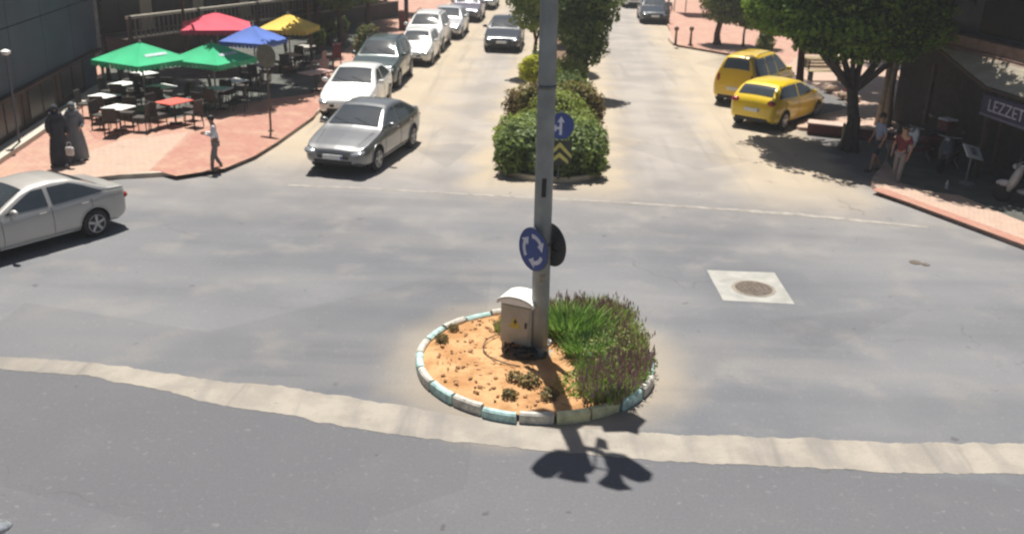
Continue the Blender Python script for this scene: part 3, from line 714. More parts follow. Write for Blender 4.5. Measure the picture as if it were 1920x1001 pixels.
# pebbles and clods : uncountable
pb = MB(); rg = random.Random(9)
for i in range(260):
    a = rg.uniform(R(95), R(275)); r_ = (rg.random() ** .5) * 1.72; s_ = rg.uniform(.012, .045)
    pb.ell((IC.x + r_ * math.cos(a), IC.y + r_ * math.sin(a), .155 + s_ * .2), (s_, s_ * rg.uniform(.6, 1), s_ * .6), 6, 4, jit=.2, seed=i, rot=(0, 0, rg.uniform(0, 3)))
o = pb.build('soil_clods', mat('clods', (.42, .24, .12), .95, var=.4, scale=9)); tag(o, 'small clods and pebbles scattered on the dry orange soil', 'pebbles', kind='stuff')
m_hose = mat('hose_black', (.03, .026, .022), .6, var=.2)
for px, py, rx, lab in ((955, 672, .62, 'black drip hose laid in a half ring on the orange soil'),):
    c0 = G(985, 672); pts = [(c0.x + rx * 1.15 * math.cos(a), c0.y + rx * math.sin(a) * 1.1, .20 + .008 * math.sin(a * 5)) for a in [R(95 + i * 6) for i in range(29)]]
    h = MB(); h.path(pts, .010, 6); o = h.build('drip_hose', m_hose, smooth=True); tag(o, lab, 'hose')
# dry weeds on the left half
m_weed = leafmat('weed_leaf', (.16, .13, .05), (.30, .22, .09), 5); m_weed2 = leafmat('weed_green', (.13, .12, .05), (.22, .19, .08), 5)
wd = thing('dry_weed', G(828, 640, .15), 0, 'low dry weed at the left edge of the orange soil', 'weed', 'dry weeds on the bare soil of the island')
leaf_obj('foliage', [(0, 0, .06, .12, .12, .07)], 150, .03, [m_weed, m_weed2], wd, 3)
for i, (x, y, s_, lab) in enumerate([(850, 618, .8, 'dry weed near the back kerb on the left of the island'),
                                     (955, 745, 1.0, 'scrubby olive weed at the front of the island left of the pole shadow'), (995, 722, 1.4, 'largest dry scrub clump in front of the pole'), (1030, 745, 1.2, 'brownish scrub clump in the shade by the front kerb'), (965, 712, 1.1, 'small brown scrub just below the cable heap')]):
    dup(wd, G(x, y, .15), i, lab, scale=s_)

# ---- blades : grass clump and lavender
def blades(name, n, h, r, mats, parent, seed, lean=.5, wid=.012, tip=0, tipmat=None):
    rg = random.Random(seed); v = []; f = []; mi = []
    for i in range(n):
        a = rg.uniform(0, 6.283); r0 = r * rg.random() ** .5 * .55; x, y = r0 * math.cos(a), r0 * math.sin(a)
        hh = h * rg.uniform(.6, 1.05); ln_ = rg.uniform(.1, lean) * hh; a2 = a + rg.uniform(-.7, .7); dx, dy = math.cos(a2) * ln_, math.sin(a2) * ln_
        tw = rg.uniform(0, 3.14); wx, wy = math.cos(tw) * wid, math.sin(tw) * wid; q = len(v); k = rg.randrange(len(mats) - (1 if tip else 0))
        P = [(x, y, 0), (x + dx * .35, y + dy * .35, hh * .55), (x + dx, y + dy, hh)]
        v += [(P[0][0] - wx, P[0][1] - wy, 0), (P[0][0] + wx, P[0][1] + wy, 0), (P[1][0] + wx, P[1][1] + wy, P[1][2]), (P[1][0] - wx, P[1][1] - wy, P[1][2]), (P[2][0], P[2][1], P[2][2])]
        f += [(q, q + 1, q + 2, q + 3), (q + 3, q + 2, q + 4)]; mi += [k, k]
        if tip and rg.random() < tip:
            q = len(v); c0 = P[2]; s = rg.uniform(.010, .017); hs = rg.uniform(.05, .10)
            v += [(c0[0] - s, c0[1], c0[2]), (c0[0], c0[1] - s, c0[2]), (c0[0] + s, c0[1], c0[2]), (c0[0], c0[1] + s, c0[2]), (c0[0], c0[1], c0[2] + hs), (c0[0], c0[1], c0[2] - hs * .7)]
            f += [(q, q + 1, q + 4), (q + 1, q + 2, q + 4), (q + 2, q + 3, q + 4), (q + 3, q, q + 4), (q + 1, q, q + 5), (q + 2, q + 1, q + 5), (q + 3, q + 2, q + 5), (q, q + 3, q + 5)]; mi += [len(mats) - 1] * 8
    mb = MB(); mb.v, mb.f, mb.m = v, f, mi; return mb.build(name, mats, parent)
g1 = leafmat('grass_green', (.17, .32, .04), (.30, .48, .09), 4); g2 = leafmat('grass_light', (.20, .34, .07), (.30, .42, .12), 4); g3 = leafmat('grass_dark', (.04, .10, .02), (.08, .17, .04), 4)
gc = thing('grass_clump', G(1068, 628, .15), 0, 'bright green clump of long leaves growing just right of the pole', 'grass clump', 'green grass clumps right of the pole')
blades('blades', 800, .50, .74, [g1, g2, g3], gc, 1, 1.0, .014)
dup(gc, G(1098, 668, .15), 2, 'bright green clump in the middle of the planting, in front of the tallest clump', scale=.75)
dup(gc, G(1105, 630, .15), 4, 'green clump behind the middle of the planting, next to the lavender', scale=.8)
dup(gc, G(1118, 702, .15), 1, 'small olive green clump in front of the lavender', scale=.55)
lv = leafmat('lavender_leaf', (.28, .31, .10), (.42, .40, .17), 5); lv2 = leafmat('lavender_stem', (.24, .25, .12), (.36, .31, .18), 5); lf = leafmat('lavender_flower', (.42, .25, .28), (.52, .34, .38), 3)
m_dryfl = leafmat('lavender_dry_flower', (.38, .27, .22), (.48, .35, .29), 3)
lav = [(1150, 600), (1120, 588), (1082, 588), (1050, 584), (1160, 622), (1178, 650), (1184, 685), (1174, 714), (1155, 738), (1135, 752), (1160, 660), (1165, 700), (1135, 715), (1140, 632), (1118, 745), (1120, 668), (930, 612), (960, 600)]
labs = ['back right lavender clump by the rear kerb', 'lavender clump behind the green leaves at the rear kerb', 'lavender clump directly behind the brightest green leaves', 'lavender clump at the rear kerb just right of the pole', 'lavender clump at the right shoulder of the island',
        'lavender clump touching the right kerb', 'lavender clump at the rightmost kerb, lower', 'purple flowering clump near the right front kerb', 'most purple clump of the front right kerb', 'purple clump by the front right kerb next to yellow stones',
        'brownish lavender clump in the centre of the right planting', 'greyish lavender clump below the centre of the right planting', 'lavender clump between the green leaves and the front kerb', 'lavender clump behind the centre of the right planting', 'low lavender clump beside the dark pole shadow',
        'lavender clump among the green leaves', 'dull purple clump behind the grey cabinet, left', 'dull purple clump directly behind the grey cabinet']
pro = []
for s_ in range(2):
    lt = thing('lavender_plant', G(*lav[s_], .15), s_, labs[s_] , 'lavender', 'lavender plants in the round island'); pro.append(lt)
    blades('stems', 520, .27, .66, [lv, g1, lv2, m_dryfl if s_ else lf], lt, 11 + s_, .75, .010, .22 if s_ == 0 else .10)
for i in range(2, len(lav)): dup(pro[0] if i in (7, 8, 9, 6, 13, 3) else pro[1], G(*lav[i], .15) * .86 + G(1115, 668, .15) * .14, i * 1.3, labs[i], scale=(1.05 if i < 14 else .7))
# low ground foliage mat filling between them
o = leaf_obj('ground_cover', [(G(1135, 670).x, G(1135, 670).y, .20, .72, 1.25, .22), (G(1100, 735).x, G(1100, 735).y, .17, .5, .45, .1), (G(1170, 690).x, G(1170, 690).y, .18, .42, .9, .14)], 6500, .032, [lv, g3, lv2, g1], None, 5)
tag(o, 'low olive ground cover filling the right half of the round island', 'ground cover', kind='stuff')

# ---- street light mast
m_pole = mat('galvanised_paint', (.30, .31, .295), .55, .1, var=.18, scale=3, bump=.15, bscale=60)
m_back0 = mat('band_steel', (.16, .165, .16), .5, .4, var=.2)
mast = thing('street_light', BASE, 0, 'tall grey street light mast rising from the round island, its head out of frame', 'street light')
ph = MAST_H + .3
z0_ = zdep(1030, 0, BASE.y); lean = G(1030, 0, z0_) - Vector((BASE.x, BASE.y, z0_)); lean.z = 0; lean = lean * (1 / z0_)
q = MB(); q.path([(lean.x * z, lean.y * z, z) for z in (.12, 1.2, 3.5, 6, ph)], [.148, .146, .141, .135, .115], 20); pole = q.build('pole', m_pole, mast, smooth=True)
q = MB(); q.lathe([(.24, .14), (.24, .17), (.165, .175), (.155, .30)], n=20)
for i in range(4): a = R(45 + 90 * i); q.lathe([(.02, .17), (.02, .22)], (math.cos(a) * .2, math.sin(a) * .2, 0), 6)
q.build('base_plate', m_pole, mast)
for z_ in (2.1, 4.6): q = MB(); q.path([(lean.x * (z_ - .03), lean.y * z_, z_ - .03), (lean.x * (z_ + .03), lean.y * z_, z_ + .03)], .149, 20); q.build('clamp_band', m_back0, mast, smooth=True)
for z_, a_, c_s in ((1.55, -100, (.30, .26, .20)), (1.9, -70, (.42, .40, .36))):
    q = MB(); q.add([(lean.x * z_ + .1485 * math.cos(R(a_ + j * 9)), .1485 * math.sin(R(a_ + j * 9)), z_ + dz) for j in range(5) for dz in (-.07, .07)], [(2 * j, 2 * j + 2, 2 * j + 3, 2 * j + 1) for j in range(4)]); q.build('sticker', mat('sticker%d' % -a_, c_s, .7, var=.3, scale=14), mast, smooth=True)
q = MB(); q.rbox((lean.x * 3.05 - .0, lean.y * 3.05 - .142, 3.05), (.07, .02, .3), .006); q.build('access_slot', m_black, mast)
def lift(pts, H):
    """outline measured from the cast shadow, raised along the sun direction"""
    return [(lambda w_: ((w_.x + to_sun.x * H / to_sun.z) - BASE.x, (w_.y + to_sun.y * H / to_sun.z) - BASE.y))(G(940 + x / 5.006, 740 + y / 5.006)) for x, y in pts]
m_lum = mat('luminaire_white', (.6, .6, .6), .5, var=.1)
for pts in ([(275, 690), (330, 620), (420, 550), (520, 515), (640, 525), (690, 580), (745, 600), (765, 680), (820, 820), (700, 815), (520, 775), (600, 680), (480, 775), (400, 780), (310, 740)],
            [(1010, 540), (1150, 560), (1300, 650), (1420, 740), (1400, 800), (1300, 820), (1200, 790), (1120, 745), (1160, 830), (1230, 885), (1100, 895), (960, 860), (900, 825), (980, 760), (1015, 680)]):
    q = MB(); q.prism(lift(pts, MAST_H), MAST_H - .03, MAST_H + .03); q.build('luminaire', m_lum, mast)
q = MB(); q.prism(lift([(690, 470), (900, 500), (1020, 560), (1020, 690), (985, 680), (960, 590), (880, 540), (760, 520), (640, 560), (650, 520)], MAST_H), MAST_H - .03, MAST_H + .03)
for a_, b_ in (((885, 520), (875, 700)), ((760, 660), (1000, 705))):
    A, B = lift([a_, b_], MAST_H); q.path([(A[0], A[1], MAST_H), (B[0], B[1], MAST_H)], .018, 6)
q.build('hoop_frame', m_pole, mast)
q = MB(); H2 = 7.0
q.prism(lift([(600, 250), (770, 215), (1000, 170), (1230, 160), (1360, 240), (1290, 310), (1285, 375), (1180, 345), (960, 350), (940, 290), (780, 285), (700, 330), (600, 330), (560, 300)], H2), H2 - .03, H2 + .03)
q.prism(lift([(590, 250), (560, 300), (540, 320), (400, 300), (250, 240), (400, 215)], H2), H2 - .03, H2 + .03); q.build('bow_plate', m_pole, mast)  # unseen plates, outline shaped to cast the lower bow of the mast shadow
q = MB(); q.prism(lift([(900, 400), (985, 430), (1010, 520), (880, 490)], MAST_H * .93), MAST_H * .93 - .03, MAST_H * .93 + .03); q.prism(lift([(620, 345), (700, 345), (700, 400), (620, 395)], MAST_H * .83), MAST_H * .83 - .05, MAST_H * .83 + .05); q.build('stem_plate', m_pole, mast)  # small unseen plates shaped to fill the stem of the mast shadow

# ---- roundabout signs on the mast
m_blue = mat('sign_blue', (.02, .055, .26), .4, var=.08, scale=2); m_signw = mat('sign_white', (.62, .64, .74), .5, var=.05); m_back = mat('sign_back', (.10, .11, .125), .6, .2, var=.2, scale=3)
def disc_sign(name, loc, rz, rad, label, arrows, group=None, tilt=0):
    s = thing(name, loc, rz, label, 'sign', group)
    T = Matrix.Rotation(R(90), 4, 'Y') @ Matrix.Rotation(0, 4, 'Z')
    q = MB(); q.lathe([(rad, -.012), (rad, .0), (rad - .012, .004)], n=40, M=T); q.build('disc', [m_back], s)
    q = MB(); q.lathe([(rad - .018, .0045), (rad - .02, .007)], n=40, M=T); f = q.build('face', m_blue, s)
    a_ = MB(); TT = Matrix(((0, 0, 1, .0095), (1, 0, 0, 0), (0, 1, 0, 0), (0, 0, 0, 1)))   # 2-d x,y -> local y,z on the face
    arrows(a_, TT); a_.build('arrows', m_signw, s)
    return s
def ring_arrows(mb, TT):
    r0, r1 = .185, .255
    for k in range(3):
        b0 = R(100 + 120 * k); poly = []
        n = 8; a0, a1 = b0, b0 - R(62)
        for i in range(n + 1): a = a0 + (a1 - a0) * i / n; poly.append((r1 * math.cos(a), r1 * math.sin(a)))
        am = a1
        poly += [((r1 + .055) * math.cos(am), (r1 + .055) * math.sin(am)), ((r0 + r1) / 2 * math.cos(am - R(36)), (r0 + r1) / 2 * math.sin(am - R(36))), ((r0 - .055) * math.cos(am), (r0 - .055) * math.sin(am))]
        for i in range(n + 1): a = a1 + (a0 - a1) * i / n; poly.append((r0 * math.cos(a), r0 * math.sin(a)))
        o = len(mb.v)
        # build quads for the arc and one triangle for the head
        arc_o = poly[:n + 1]; arc_i = poly[n + 4:][::-1]
        for i in range(n): mb.add([(arc_o[i][0], arc_o[i][1], 0), (arc_o[i + 1][0], arc_o[i + 1][1], 0), (arc_i[i + 1][0], arc_i[i + 1][1], 0), (arc_i[i][0], arc_i[i][1], 0)], [(0, 1, 2, 3)], 0, TT)
        h = poly[n + 1:n + 4]; mb.add([(h[0][0], h[0][1], 0), (h[1][0], h[1][1], 0), (h[2][0], h[2][1], 0)], [(0, 1, 2)], 0, TT)
zs = zat(BASE, 462)
a1 = R(-90 - 50); a2 = R(-90 + 128)
p1 = Vector((BASE.x, BASE.y, 0)) + Vector((lean.x * zs - .14, lean.y * zs - .17, zs))
p2 = Vector((BASE.x, BASE.y, 0)) + Vector((lean.x * zs + .16, lean.y * zs + .10, zs))
s1 = disc_sign('roundabout_sign', p1, a1, .36, 'blue round sign with three circling white arrows on the left of the mast', ring_arrows)
s2 = disc_sign('roundabout_sign', p2, a2, .36, 'round sign on the right of the mast seen from its dark back', ring_arrows)
for s_ in (s1, s2):
    for z_ in (.09, -.09): q = MB(); q.box((-.025, 0, z_), (.03, .34, .03)); q.build('bracket', m_back, s_)

# ---- grey cabinet with domed white lid
m_cab = mat('cabinet_grey', (.40, .38, .32), .6, .1, var=.15, scale=3); m_lid = mat('cabinet_lid_white', (.82, .80, .74), .6, var=.05); m_yel = mat('warning_yellow', (.50, .40, .05), .6, var=.15)
cb_ = G(972, 668); cab = thing('electric_cabinet', Vector((cb_.x, cb_.y, -.06)), R(-24), 'grey electric cabinet with a curved white lid beside the mast', 'electric cabinet')
W2, D2 = .28, .17
q = MB(); q.rbox((0, 0, .72), (.56, .34, .74), .02); q.build('cabinet_body', m_cab, cab)
q = MB(); vs = []; n = 10
for i in range(n + 1):
    a = math.pi * i / n; x = -math.cos(a) * (W2 + .05); z = 1.09 + math.sin(a) * .14
    for y in (-D2 - .06, D2 + .06): vs += [(x, y, z), (x * .96, y, z - .03 if 0 < i < n else z - .03)]
fs = []
for i in range(n): o_ = i * 4; fs += [(o_, o_ + 4, o_ + 6, o_ + 2), (o_ + 1, o_ + 3, o_ + 7, o_ + 5), (o_, o_ + 1, o_ + 5, o_ + 4), (o_ + 2, o_ + 6, o_ + 7, o_ + 3)]
fs += [(0, 2, 3, 1), (4 * n, 4 * n + 1, 4 * n + 3, 4 * n + 2)]
fs += [tuple(i * 4 for i in range(n + 1)), tuple(reversed([i * 4 + 2 for i in range(n + 1)]))]
q.add(vs, fs); q.build('lid', m_lid, cab, smooth=False)
q = MB(); q.box((-.0, -.174, .72), (.48, .012, .64)); dr = q.build('door', m_cab, cab)
q = MB(); q.rbox((.19, -.19, .74), (.03, .03, .1), .006); q.build('handle', m_black, dr)
q = MB(); q.add([(-.12, -.183, .66), (.10, -.183, .66), (-.01, -.183, .86)], [(0, 1, 2)]); q.add([(-.12, -.1815, .66), (.10, -.1815, .66), (-.01, -.1815, .86)], [(0, 1, 2)]); q.build('warning_triangle', m_yel, dr)
q = MB(); q.add([(.0, -.185, .83), (-.04, -.185, .755), (-.005, -.185, .76), (-.02, -.185, .69), (.03, -.185, .775), (-.003, -.185, .77)], [(0, 1, 2), (3, 4, 5), (0, 2, 4)]); q.build('lightning_bolt', m_black, dr)
for x in (-.24, .24): q = MB(); q.box((x, 0, .28), (.05, .24, .16)); q.build('leg', m_cab, cab)
hb = MB(); rg = random.Random(5); ctr = G(985, 684)
for i in range(7):
    cx, cy = ctr.x + rg.uniform(-.12, .12), ctr.y + rg.uniform(-.07, .07); rr = rg.uniform(.14, .24)
    hb.path([(cx + rr * math.cos(a), cy + rr * .8 * math.sin(a), .18 + .02 * i + .02 * math.sin(3 * a + i)) for a in [R(k * 24) for k in range(15 + i % 3)]], .022, 6)
o = hb.build('cable_coil', m_hose, smooth=True); tag(o, 'heap of black cable coiled under the grey cabinet', 'cable')
for (x, y, lab) in ((976, 645, 'small white junction box on the cable heap under the cabinet'), (1028, 648, 'small white junction box right of the foot of the mast')):
    q = MB(); q.rbox((0, 0, .06), (.1, .07, .09), .012); q.box((0, 0, .11), (.04, .04, .02)); o = q.build('junction_box', m_signw, loc=G(x, y, .22 if x < 1000 else .16)); tag(o, lab, 'junction box')
# ================================================================== MEDIAN PLANTING
l_dk = leafmat('leaf_dark', (.075, .115, .025), (.12, .17, .045)); l_md = leafmat('leaf_mid', (.16, .23, .04), (.25, .32, .075)); l_lt = leafmat('leaf_light', (.22, .30, .045), (.34, .39, .09))
l_ye = leafmat('leaf_yellow', (.42, .46, .015), (.58, .58, .03)); l_br = leafmat('leaf_brown', (.16, .12, .035), (.25, .18, .06)); l_ol = leafmat('leaf_olive', (.17, .20, .035), (.27, .29, .06)); l_gr = leafmat('leaf_greygreen', (.19, .27, .10), (.29, .36, .16))
m_core = mat('twig_core', (.03, .032, .016), .95, var=.4, scale=8); m_bark = mat('bark', (.10, .065, .04), .9, var=.3, scale=9, bump=.6); m_barkd = mat('bark_grey', (.16, .14, .12), .9, var=.3, scale=6, bump=.6, bscale=14)
def shrub(name, loc, clumps, n, size, mats, label, cat, group=None, seed=0, rz=0, core=.62, **k):
    t = thing(name, loc, rz, label, cat, group)
    leaf_obj('foliage', clumps, n, size, mats, t, seed, **k)
    mb = MB(); rg = random.Random(seed)
    for i, c in enumerate(clumps): mb.ell(c[:3], (c[3] * core, c[4] * core, c[5] * core), 10, 7, jit=.14, seed=i)
    mb.build('twigs', m_core, t)
    st = MB(); c = clumps[0]
    for i in range(3): st.path([(rg.uniform(-.08, .08), rg.uniform(-.08, .08), 0), (c[0] + rg.uniform(-.2, .2) * c[3], c[1] + rg.uniform(-.2, .2) * c[4], c[2])], [.03, .015], 5)
    st.build('stem', m_bark, t)
    return t
ZS = .1
def md(du, dv): return Vector((*P2(u_med + du, v_med + dv), ZS))
mg = 'oleander shrubs filling the near end of the median'
box4 = [(-.4, -.45, .32, .42, .38, .34), (-.45, .45, .32, .42, .38, .34), (.4, -.45, .35, .42, .38, .34), (-.35, -.3, .55, .5, .45, .55), (.35, -.25, .6, .5, .5, .6), (-.3, .35, .65, .5, .5, .62), (.35, .35, .6, .52, .5, .6), (0, 0, .80, .7, .65, .40)]
sA = shrub('oleander_shrub', md(.92, -.72), box4, 6800, .072, [l_md, l_dk, l_gr], 'dense green shrub at the near left end of the median', 'shrub', mg, 1, 0)
dup(sA, md(.95, .62), 1.9, 'dense green shrub at the near right end of the median behind the chevron board', scale=(1, 1, .97))
sB = shrub('oleander_shrub', md(2.2, -.78), box4, 6000, .07, [l_lt, l_md, l_gr], 'lighter green shrub on the left, second back from the median end', 'shrub', mg, 2, 2)
dup(sB, md(2.2, .75), .4, 'lighter green shrub on the right, beside the blue arrow sign', scale=(.95, .95, 1.0))
dup(sA, md(3.2, 0.0), 2.6, 'dark green shrub in the middle of the median behind the sign', scale=(1.0, .9, .95))
hA = shrub('clipped_hedge', md(3.9, -.75), [(0, 0, .55, .6, .55, .5), (.4, .1, .6, .5, .5, .5)], 2600, .055, [l_ol, l_md], 'olive clipped mound on the left side of the median, behind the lighter shrub', 'shrub', 'clipped mounds on the median', 3)
dup(hA, md(3.9, .8), 1, 'olive clipped mound on the right side of the median, beside the kerb')
gb = 'brown leaved bushes on the median'
bA = shrub('brown_bush', md(6.3, -.85), [(0, 0, .75, .62, .55, .72), (.5, .1, .8, .6, .5, .7), (-.4, .05, .7, .5, .45, .6)], 4200, .06, [l_br, l_ol, l_br], 'brownish olive bush on the left side of the median', 'bush', gb, 4)
dup(bA, md(6.6, .95), 2.4, 'reddish brown bush on the right side of the median', scale=(1, .8, 1.0))
tp = shrub('clipped_hedge', md(5.6, .15), [(0, 0, .95, .85, .8, .42), (0, 0, .6, .8, .75, .5)], 5200, .05, [l_lt, l_ol, l_lt], 'domed light green topiary across the middle of the median', 'topiary', None, 5)
yb = shrub('round_topiary', md(13.0, -1.05), [(0, 0, .85, .5, .5, .5)], 3600, .05, [l_ye], 'bright yellow green ball shaped bush on the left of the median', 'topiary', None, 6, core=.8)
lb = shrub('round_topiary', md(12.2, .45), [(0, 0, 1.0, .7, .7, .55), (0, 0, .6, .6, .6, .5)], 3600, .055, [l_lt, l_md], 'round light green bush in the middle of the median under the tree', 'topiary', None, 7)
db = shrub('dark_bush', md(9.4, .35), [(0, 0, .7, .8, .7, .65), (.5, .4, .6, .5, .5, .5), (-.5, -.3, .7, .6, .5, .6)], 4200, .06, [l_dk, l_dk, l_md], 'dark green bush between the brown bushes and the round light bush', 'bush', None, 8)
dup(db, md(14.0, -.6), 1.2, 'dark bush under the median tree on its left side', scale=(.9, .9, 1.2))

def tree(name, loc, h, clumps, n, size, mats, label, cat, group=None, seed=0, trunk=.16, bark=None, limbs=None, core=.5, **k):
    t = thing(name, loc, 0, label, cat, group); rg = random.Random(seed)
    tb = MB(); pts = [(0, 0, -.02), (rg.uniform(-.05, .05), rg.uniform(-.05, .05), h * .4), (rg.uniform(-.1, .1), rg.uniform(-.1, .1), h)]
    tb.path(pts, [trunk * 1.25, trunk, trunk * .8], 10); tb.lathe([(trunk * 1.6, 0), (trunk * 1.15, .25)], n=10)
    for c in (limbs or clumps):
        s = Vector(pts[2]); e_ = Vector(c[:3]); m_ = s.lerp(e_, .5) + Vector((rg.uniform(-.15, .15), rg.uniform(-.15, .15), -.15)); tb.path([s, m_, e_], [trunk * .6, trunk * .42, trunk * .15], 7)
    tb.build('trunk', bark or m_bark, t, smooth=True)
    leaf_obj('crown', clumps, n, size, mats, t, seed, **k)
    if core:
        mb = MB()
        for i, c in enumerate(clumps): mb.ell(c[:3], (c[3] * core, c[4] * core, c[5] * core), 9, 6, jit=.2, seed=i)
        mb.build('inner_twigs', m_core, t)
    return t
mtr = shrub  # alias kept short
T1 = tree('median_tree', md(12.8, 1.0), 1.3, [(0, 0, 2.6, .95, .95, 1.0), (.35, .1, 3.6, 1.0, .9, 1.0), (-.45, .1, 3.4, .8, .8, .9), (.1, .1, 1.75, .75, .7, .6), (.0, 0, 4.4, .8, .8, .8)], 9000, .085, [l_dk, l_md, l_dk], 'dark green tree on the median, nearest of the median trees', 'tree', 'trees on the median', 20, trunk=.1)
T2 = tree('median_tree', md(17, -1.1), 1.4, [(0, 0, 2.9, 1.1, 1.1, 1.1), (.5, 0, 3.9, 1.0, 1.0, .9), (-.5, .1, 3.7, .9, .9, .9)], 6000, .1, [l_lt, l_md, l_ol], 'light green tree further up the median left of the mast', 'tree', 'trees on the median', 21, trunk=.1)
dup(T1, md(19.0, .5), 2, 'dark tree behind the nearest median tree'); dup(T2, md(27, .3), 1, 'light tree far up the median at the top of the frame'); dup(T1, md(34, 0), 3, 'dark tree at the far end of the median')

# ---- blue arrow sign and chevron board
sp = G(1046, 345); sp = Vector((*P2(u_med + .0, (sp.dot(V))), .1))
z1 = zat(sp, 236); z2 = zat(sp, 284)
post = thing('sign_post', sp, R(-92), 'thin grey post in the near end of the median hedge', 'sign post')
q = MB(); q.path([(0, 0, 0), (0, 0, z1 + .3)], .03, 10); q.build('post', m_back, post)
def left_straight(mb, TT):
    # vertical arrow with a branch to the left (sign's own left as seen by the viewer)
    def poly(P, fs): mb.add([(x, y, 0) for x, y in P], fs, 0, TT)
    poly([(-.035, -.24), (.035, -.24), (.035, .12), (-.035, .12)], [(0, 1, 2, 3)]); poly([(-.10, .10), (.10, .10), (0, .27)], [(0, 1, 2)])
    poly([(-.035, -.09), (-.035, -.02), (-.13, -.02), (-.13, -.09)], [(0, 1, 2, 3)]); poly([(-.12, .045), (-.12, -.155), (-.27, -.055)], [(0, 1, 2)])
ms = disc_sign('arrow_sign', Vector((sp.x, sp.y - .05, z1)), R(-90 + 4), .37, 'blue round sign with white straight and left arrows on the median', left_straight)
q = MB(); q.box((-.02, 0, 0), (.02, .2, .03)); q.build('bracket', m_back, ms)
m_cy = mat('chevron_yellow', (.55, .50, .12), .5, var=.12); m_ck = mat('chevron_black', (.03, .035, .03), .6, var=.2)
cv = thing('chevron_board', Vector((sp.x, sp.y - .05, z2)), R(-90 + 4), 'black board with yellow upward chevrons below the blue arrow sign', 'sign')
q = MB(); q.box((0, 0, -.02), (.016, .66, .66)); q.build('board', m_ck, cv)
for k in range(2):
    q = MB(); o_ = -.30 * k + .27; T_ = .10
    q.add([(.0105, -.33, o_ - .36), (.0105, 0, o_), (.0105, .33, o_ - .36), (.0105, .33, o_ - .36 - T_ if k == 0 else max(o_ - .36 - T_, -.34)), (.0105, 0, o_ - T_ - .04), (.0105, -.33, o_ - .36 - T_ if k == 0 else max(o_ - .36 - T_, -.34))] if k == 0 else
          [(.0105, -.25, -.24), (.0105, 0, o_ + .01), (.0105, .25, -.24), (.0105, .25, -.34), (.0105, 0, o_ - .12), (.0105, -.25, -.34)], [(0, 1, 4, 5), (1, 2, 3, 4)]); q.build('chevron', m_cy, cv)

# ================================================================== LEFT SIDE : CAFE
PZ = .12
m_slate = mat('slate_cladding', (.06, .09, .12), .7, var=.15, scale=.6); m_brown = mat('brown_shopfront', (.06, .042, .035), .8, var=.3, scale=1.2); m_darkw = mat('dark_window', (.02, .022, .025), .4, var=.3, scale=1)
m_cream = mat('cream_render', (.42, .37, .28), .85, var=.12, scale=1.5); m_whitef = mat('white_fascia', (.50, .46, .39), .7, var=.1); m_steel = mat('steel_grey', (.28, .29, .30), .5, .3, var=.15)
A_ = G(-80, 345, PZ); B_ = G(200, 158, PZ); dirb = (B_ - A_).normalized(); Lb = (B_ - A_).length; ab = math.atan2(dirb.y, dirb.x)
bld = thing('corner_building', A_, ab, 'dark slate blue building with a brown shopfront at the far left', 'building')   # local x along the facade, y to the left = away from street
def panel_grid(mb, x0, x1, z0, z1, y, nx, nz, gap=.03, t=.05, mi=0):
    for i in range(nx):
        for j in range(nz):
            a, b2 = x0 + (x1 - x0) * i / nx, x0 + (x1 - x0) * (i + 1) / nx; c, d = z0 + (z1 - z0) * j / nz, z0 + (z1 - z0) * (j + 1) / nz
            mb.box(((a + b2) / 2, y, (c + d) / 2), (b2 - a - gap, t, d - c - gap), mi)
q = MB(); q.box((Lb / 2 - 6, 5.3, 4.4), (Lb + 12, 10, 8.8)); q.build('wall', m_slate, bld)
q = MB(); panel_grid(q, -12, Lb, 1.4, 8.6, .18, 9, 4); q.build('cladding', m_slate, bld)
q = MB(); q.box((Lb / 2 - 6, .1, 1.34), (Lb + 12, .22, .08)); q.build('lintel', m_brown, bld)
for i in range(7):
    x = -10 + i * 3.2
    if x + 2.6 < Lb: q = MB(); q.box((x + 1.3, .265, .67), (3.1, .07, 1.26)); wf = q.build('shopfront', m_brown, bld); q = MB(); q.box((x + .75, .215, .75), (1.1, .03, .9)); q.box((x + 1.95, .215, .75), (1.1, .03, .9)); q.build('pane', m_darkw, wf)
q = MB(); q.box((Lb / 2 - 6, -.1, .07), (Lb + 11.5, .5, .14)); q.build('step', m_whitef, bld)
q = MB(); q.path([(Lb + .05, .1, 0), (Lb + .05, .1, 8.4)], .06, 10); q.build('downpipe', m_steel, bld)
# cafe building
C_ = G(236, 34, 1.95); D_ = G(560, -3, 1.95); dc = (D_ - C_); dc.z = 0; Lc = dc.length; ac = math.atan2(dc.y, dc.x)
cf = thing('cafe_building', Vector((C_.x, C_.y, PZ)), ac, 'cream cafe building behind the umbrellas with a long white fascia rail', 'building')
q = MB(); q.box((Lc / 2 + 5, 5.8, 3.6), (Lc + 10, 8, 7.2)); q.build('wall', m_cream, cf)
q = MB(); q.box((Lc / 2 + 5, .95, .45), (Lc + 10, 1.9, .9)); q.build('terrace_slab', m_brown, cf)
q = MB(); q.box((Lc / 2 + 5, -.03, 1.83), (Lc + 10, .16, .12)); q.build('fascia_rail', m_whitef, cf)
q = MB()
for i in range(int((Lc + 9) / .28)): q.box((.2 + i * .28, .0, 1.34), (.05, .04, .84))
q.box((Lc / 2 + 5, 0, .95), (Lc + 10, .06, .06)); q.build('balustrade', mat('balustrade_grey', (.20, .18, .15), .7), cf)
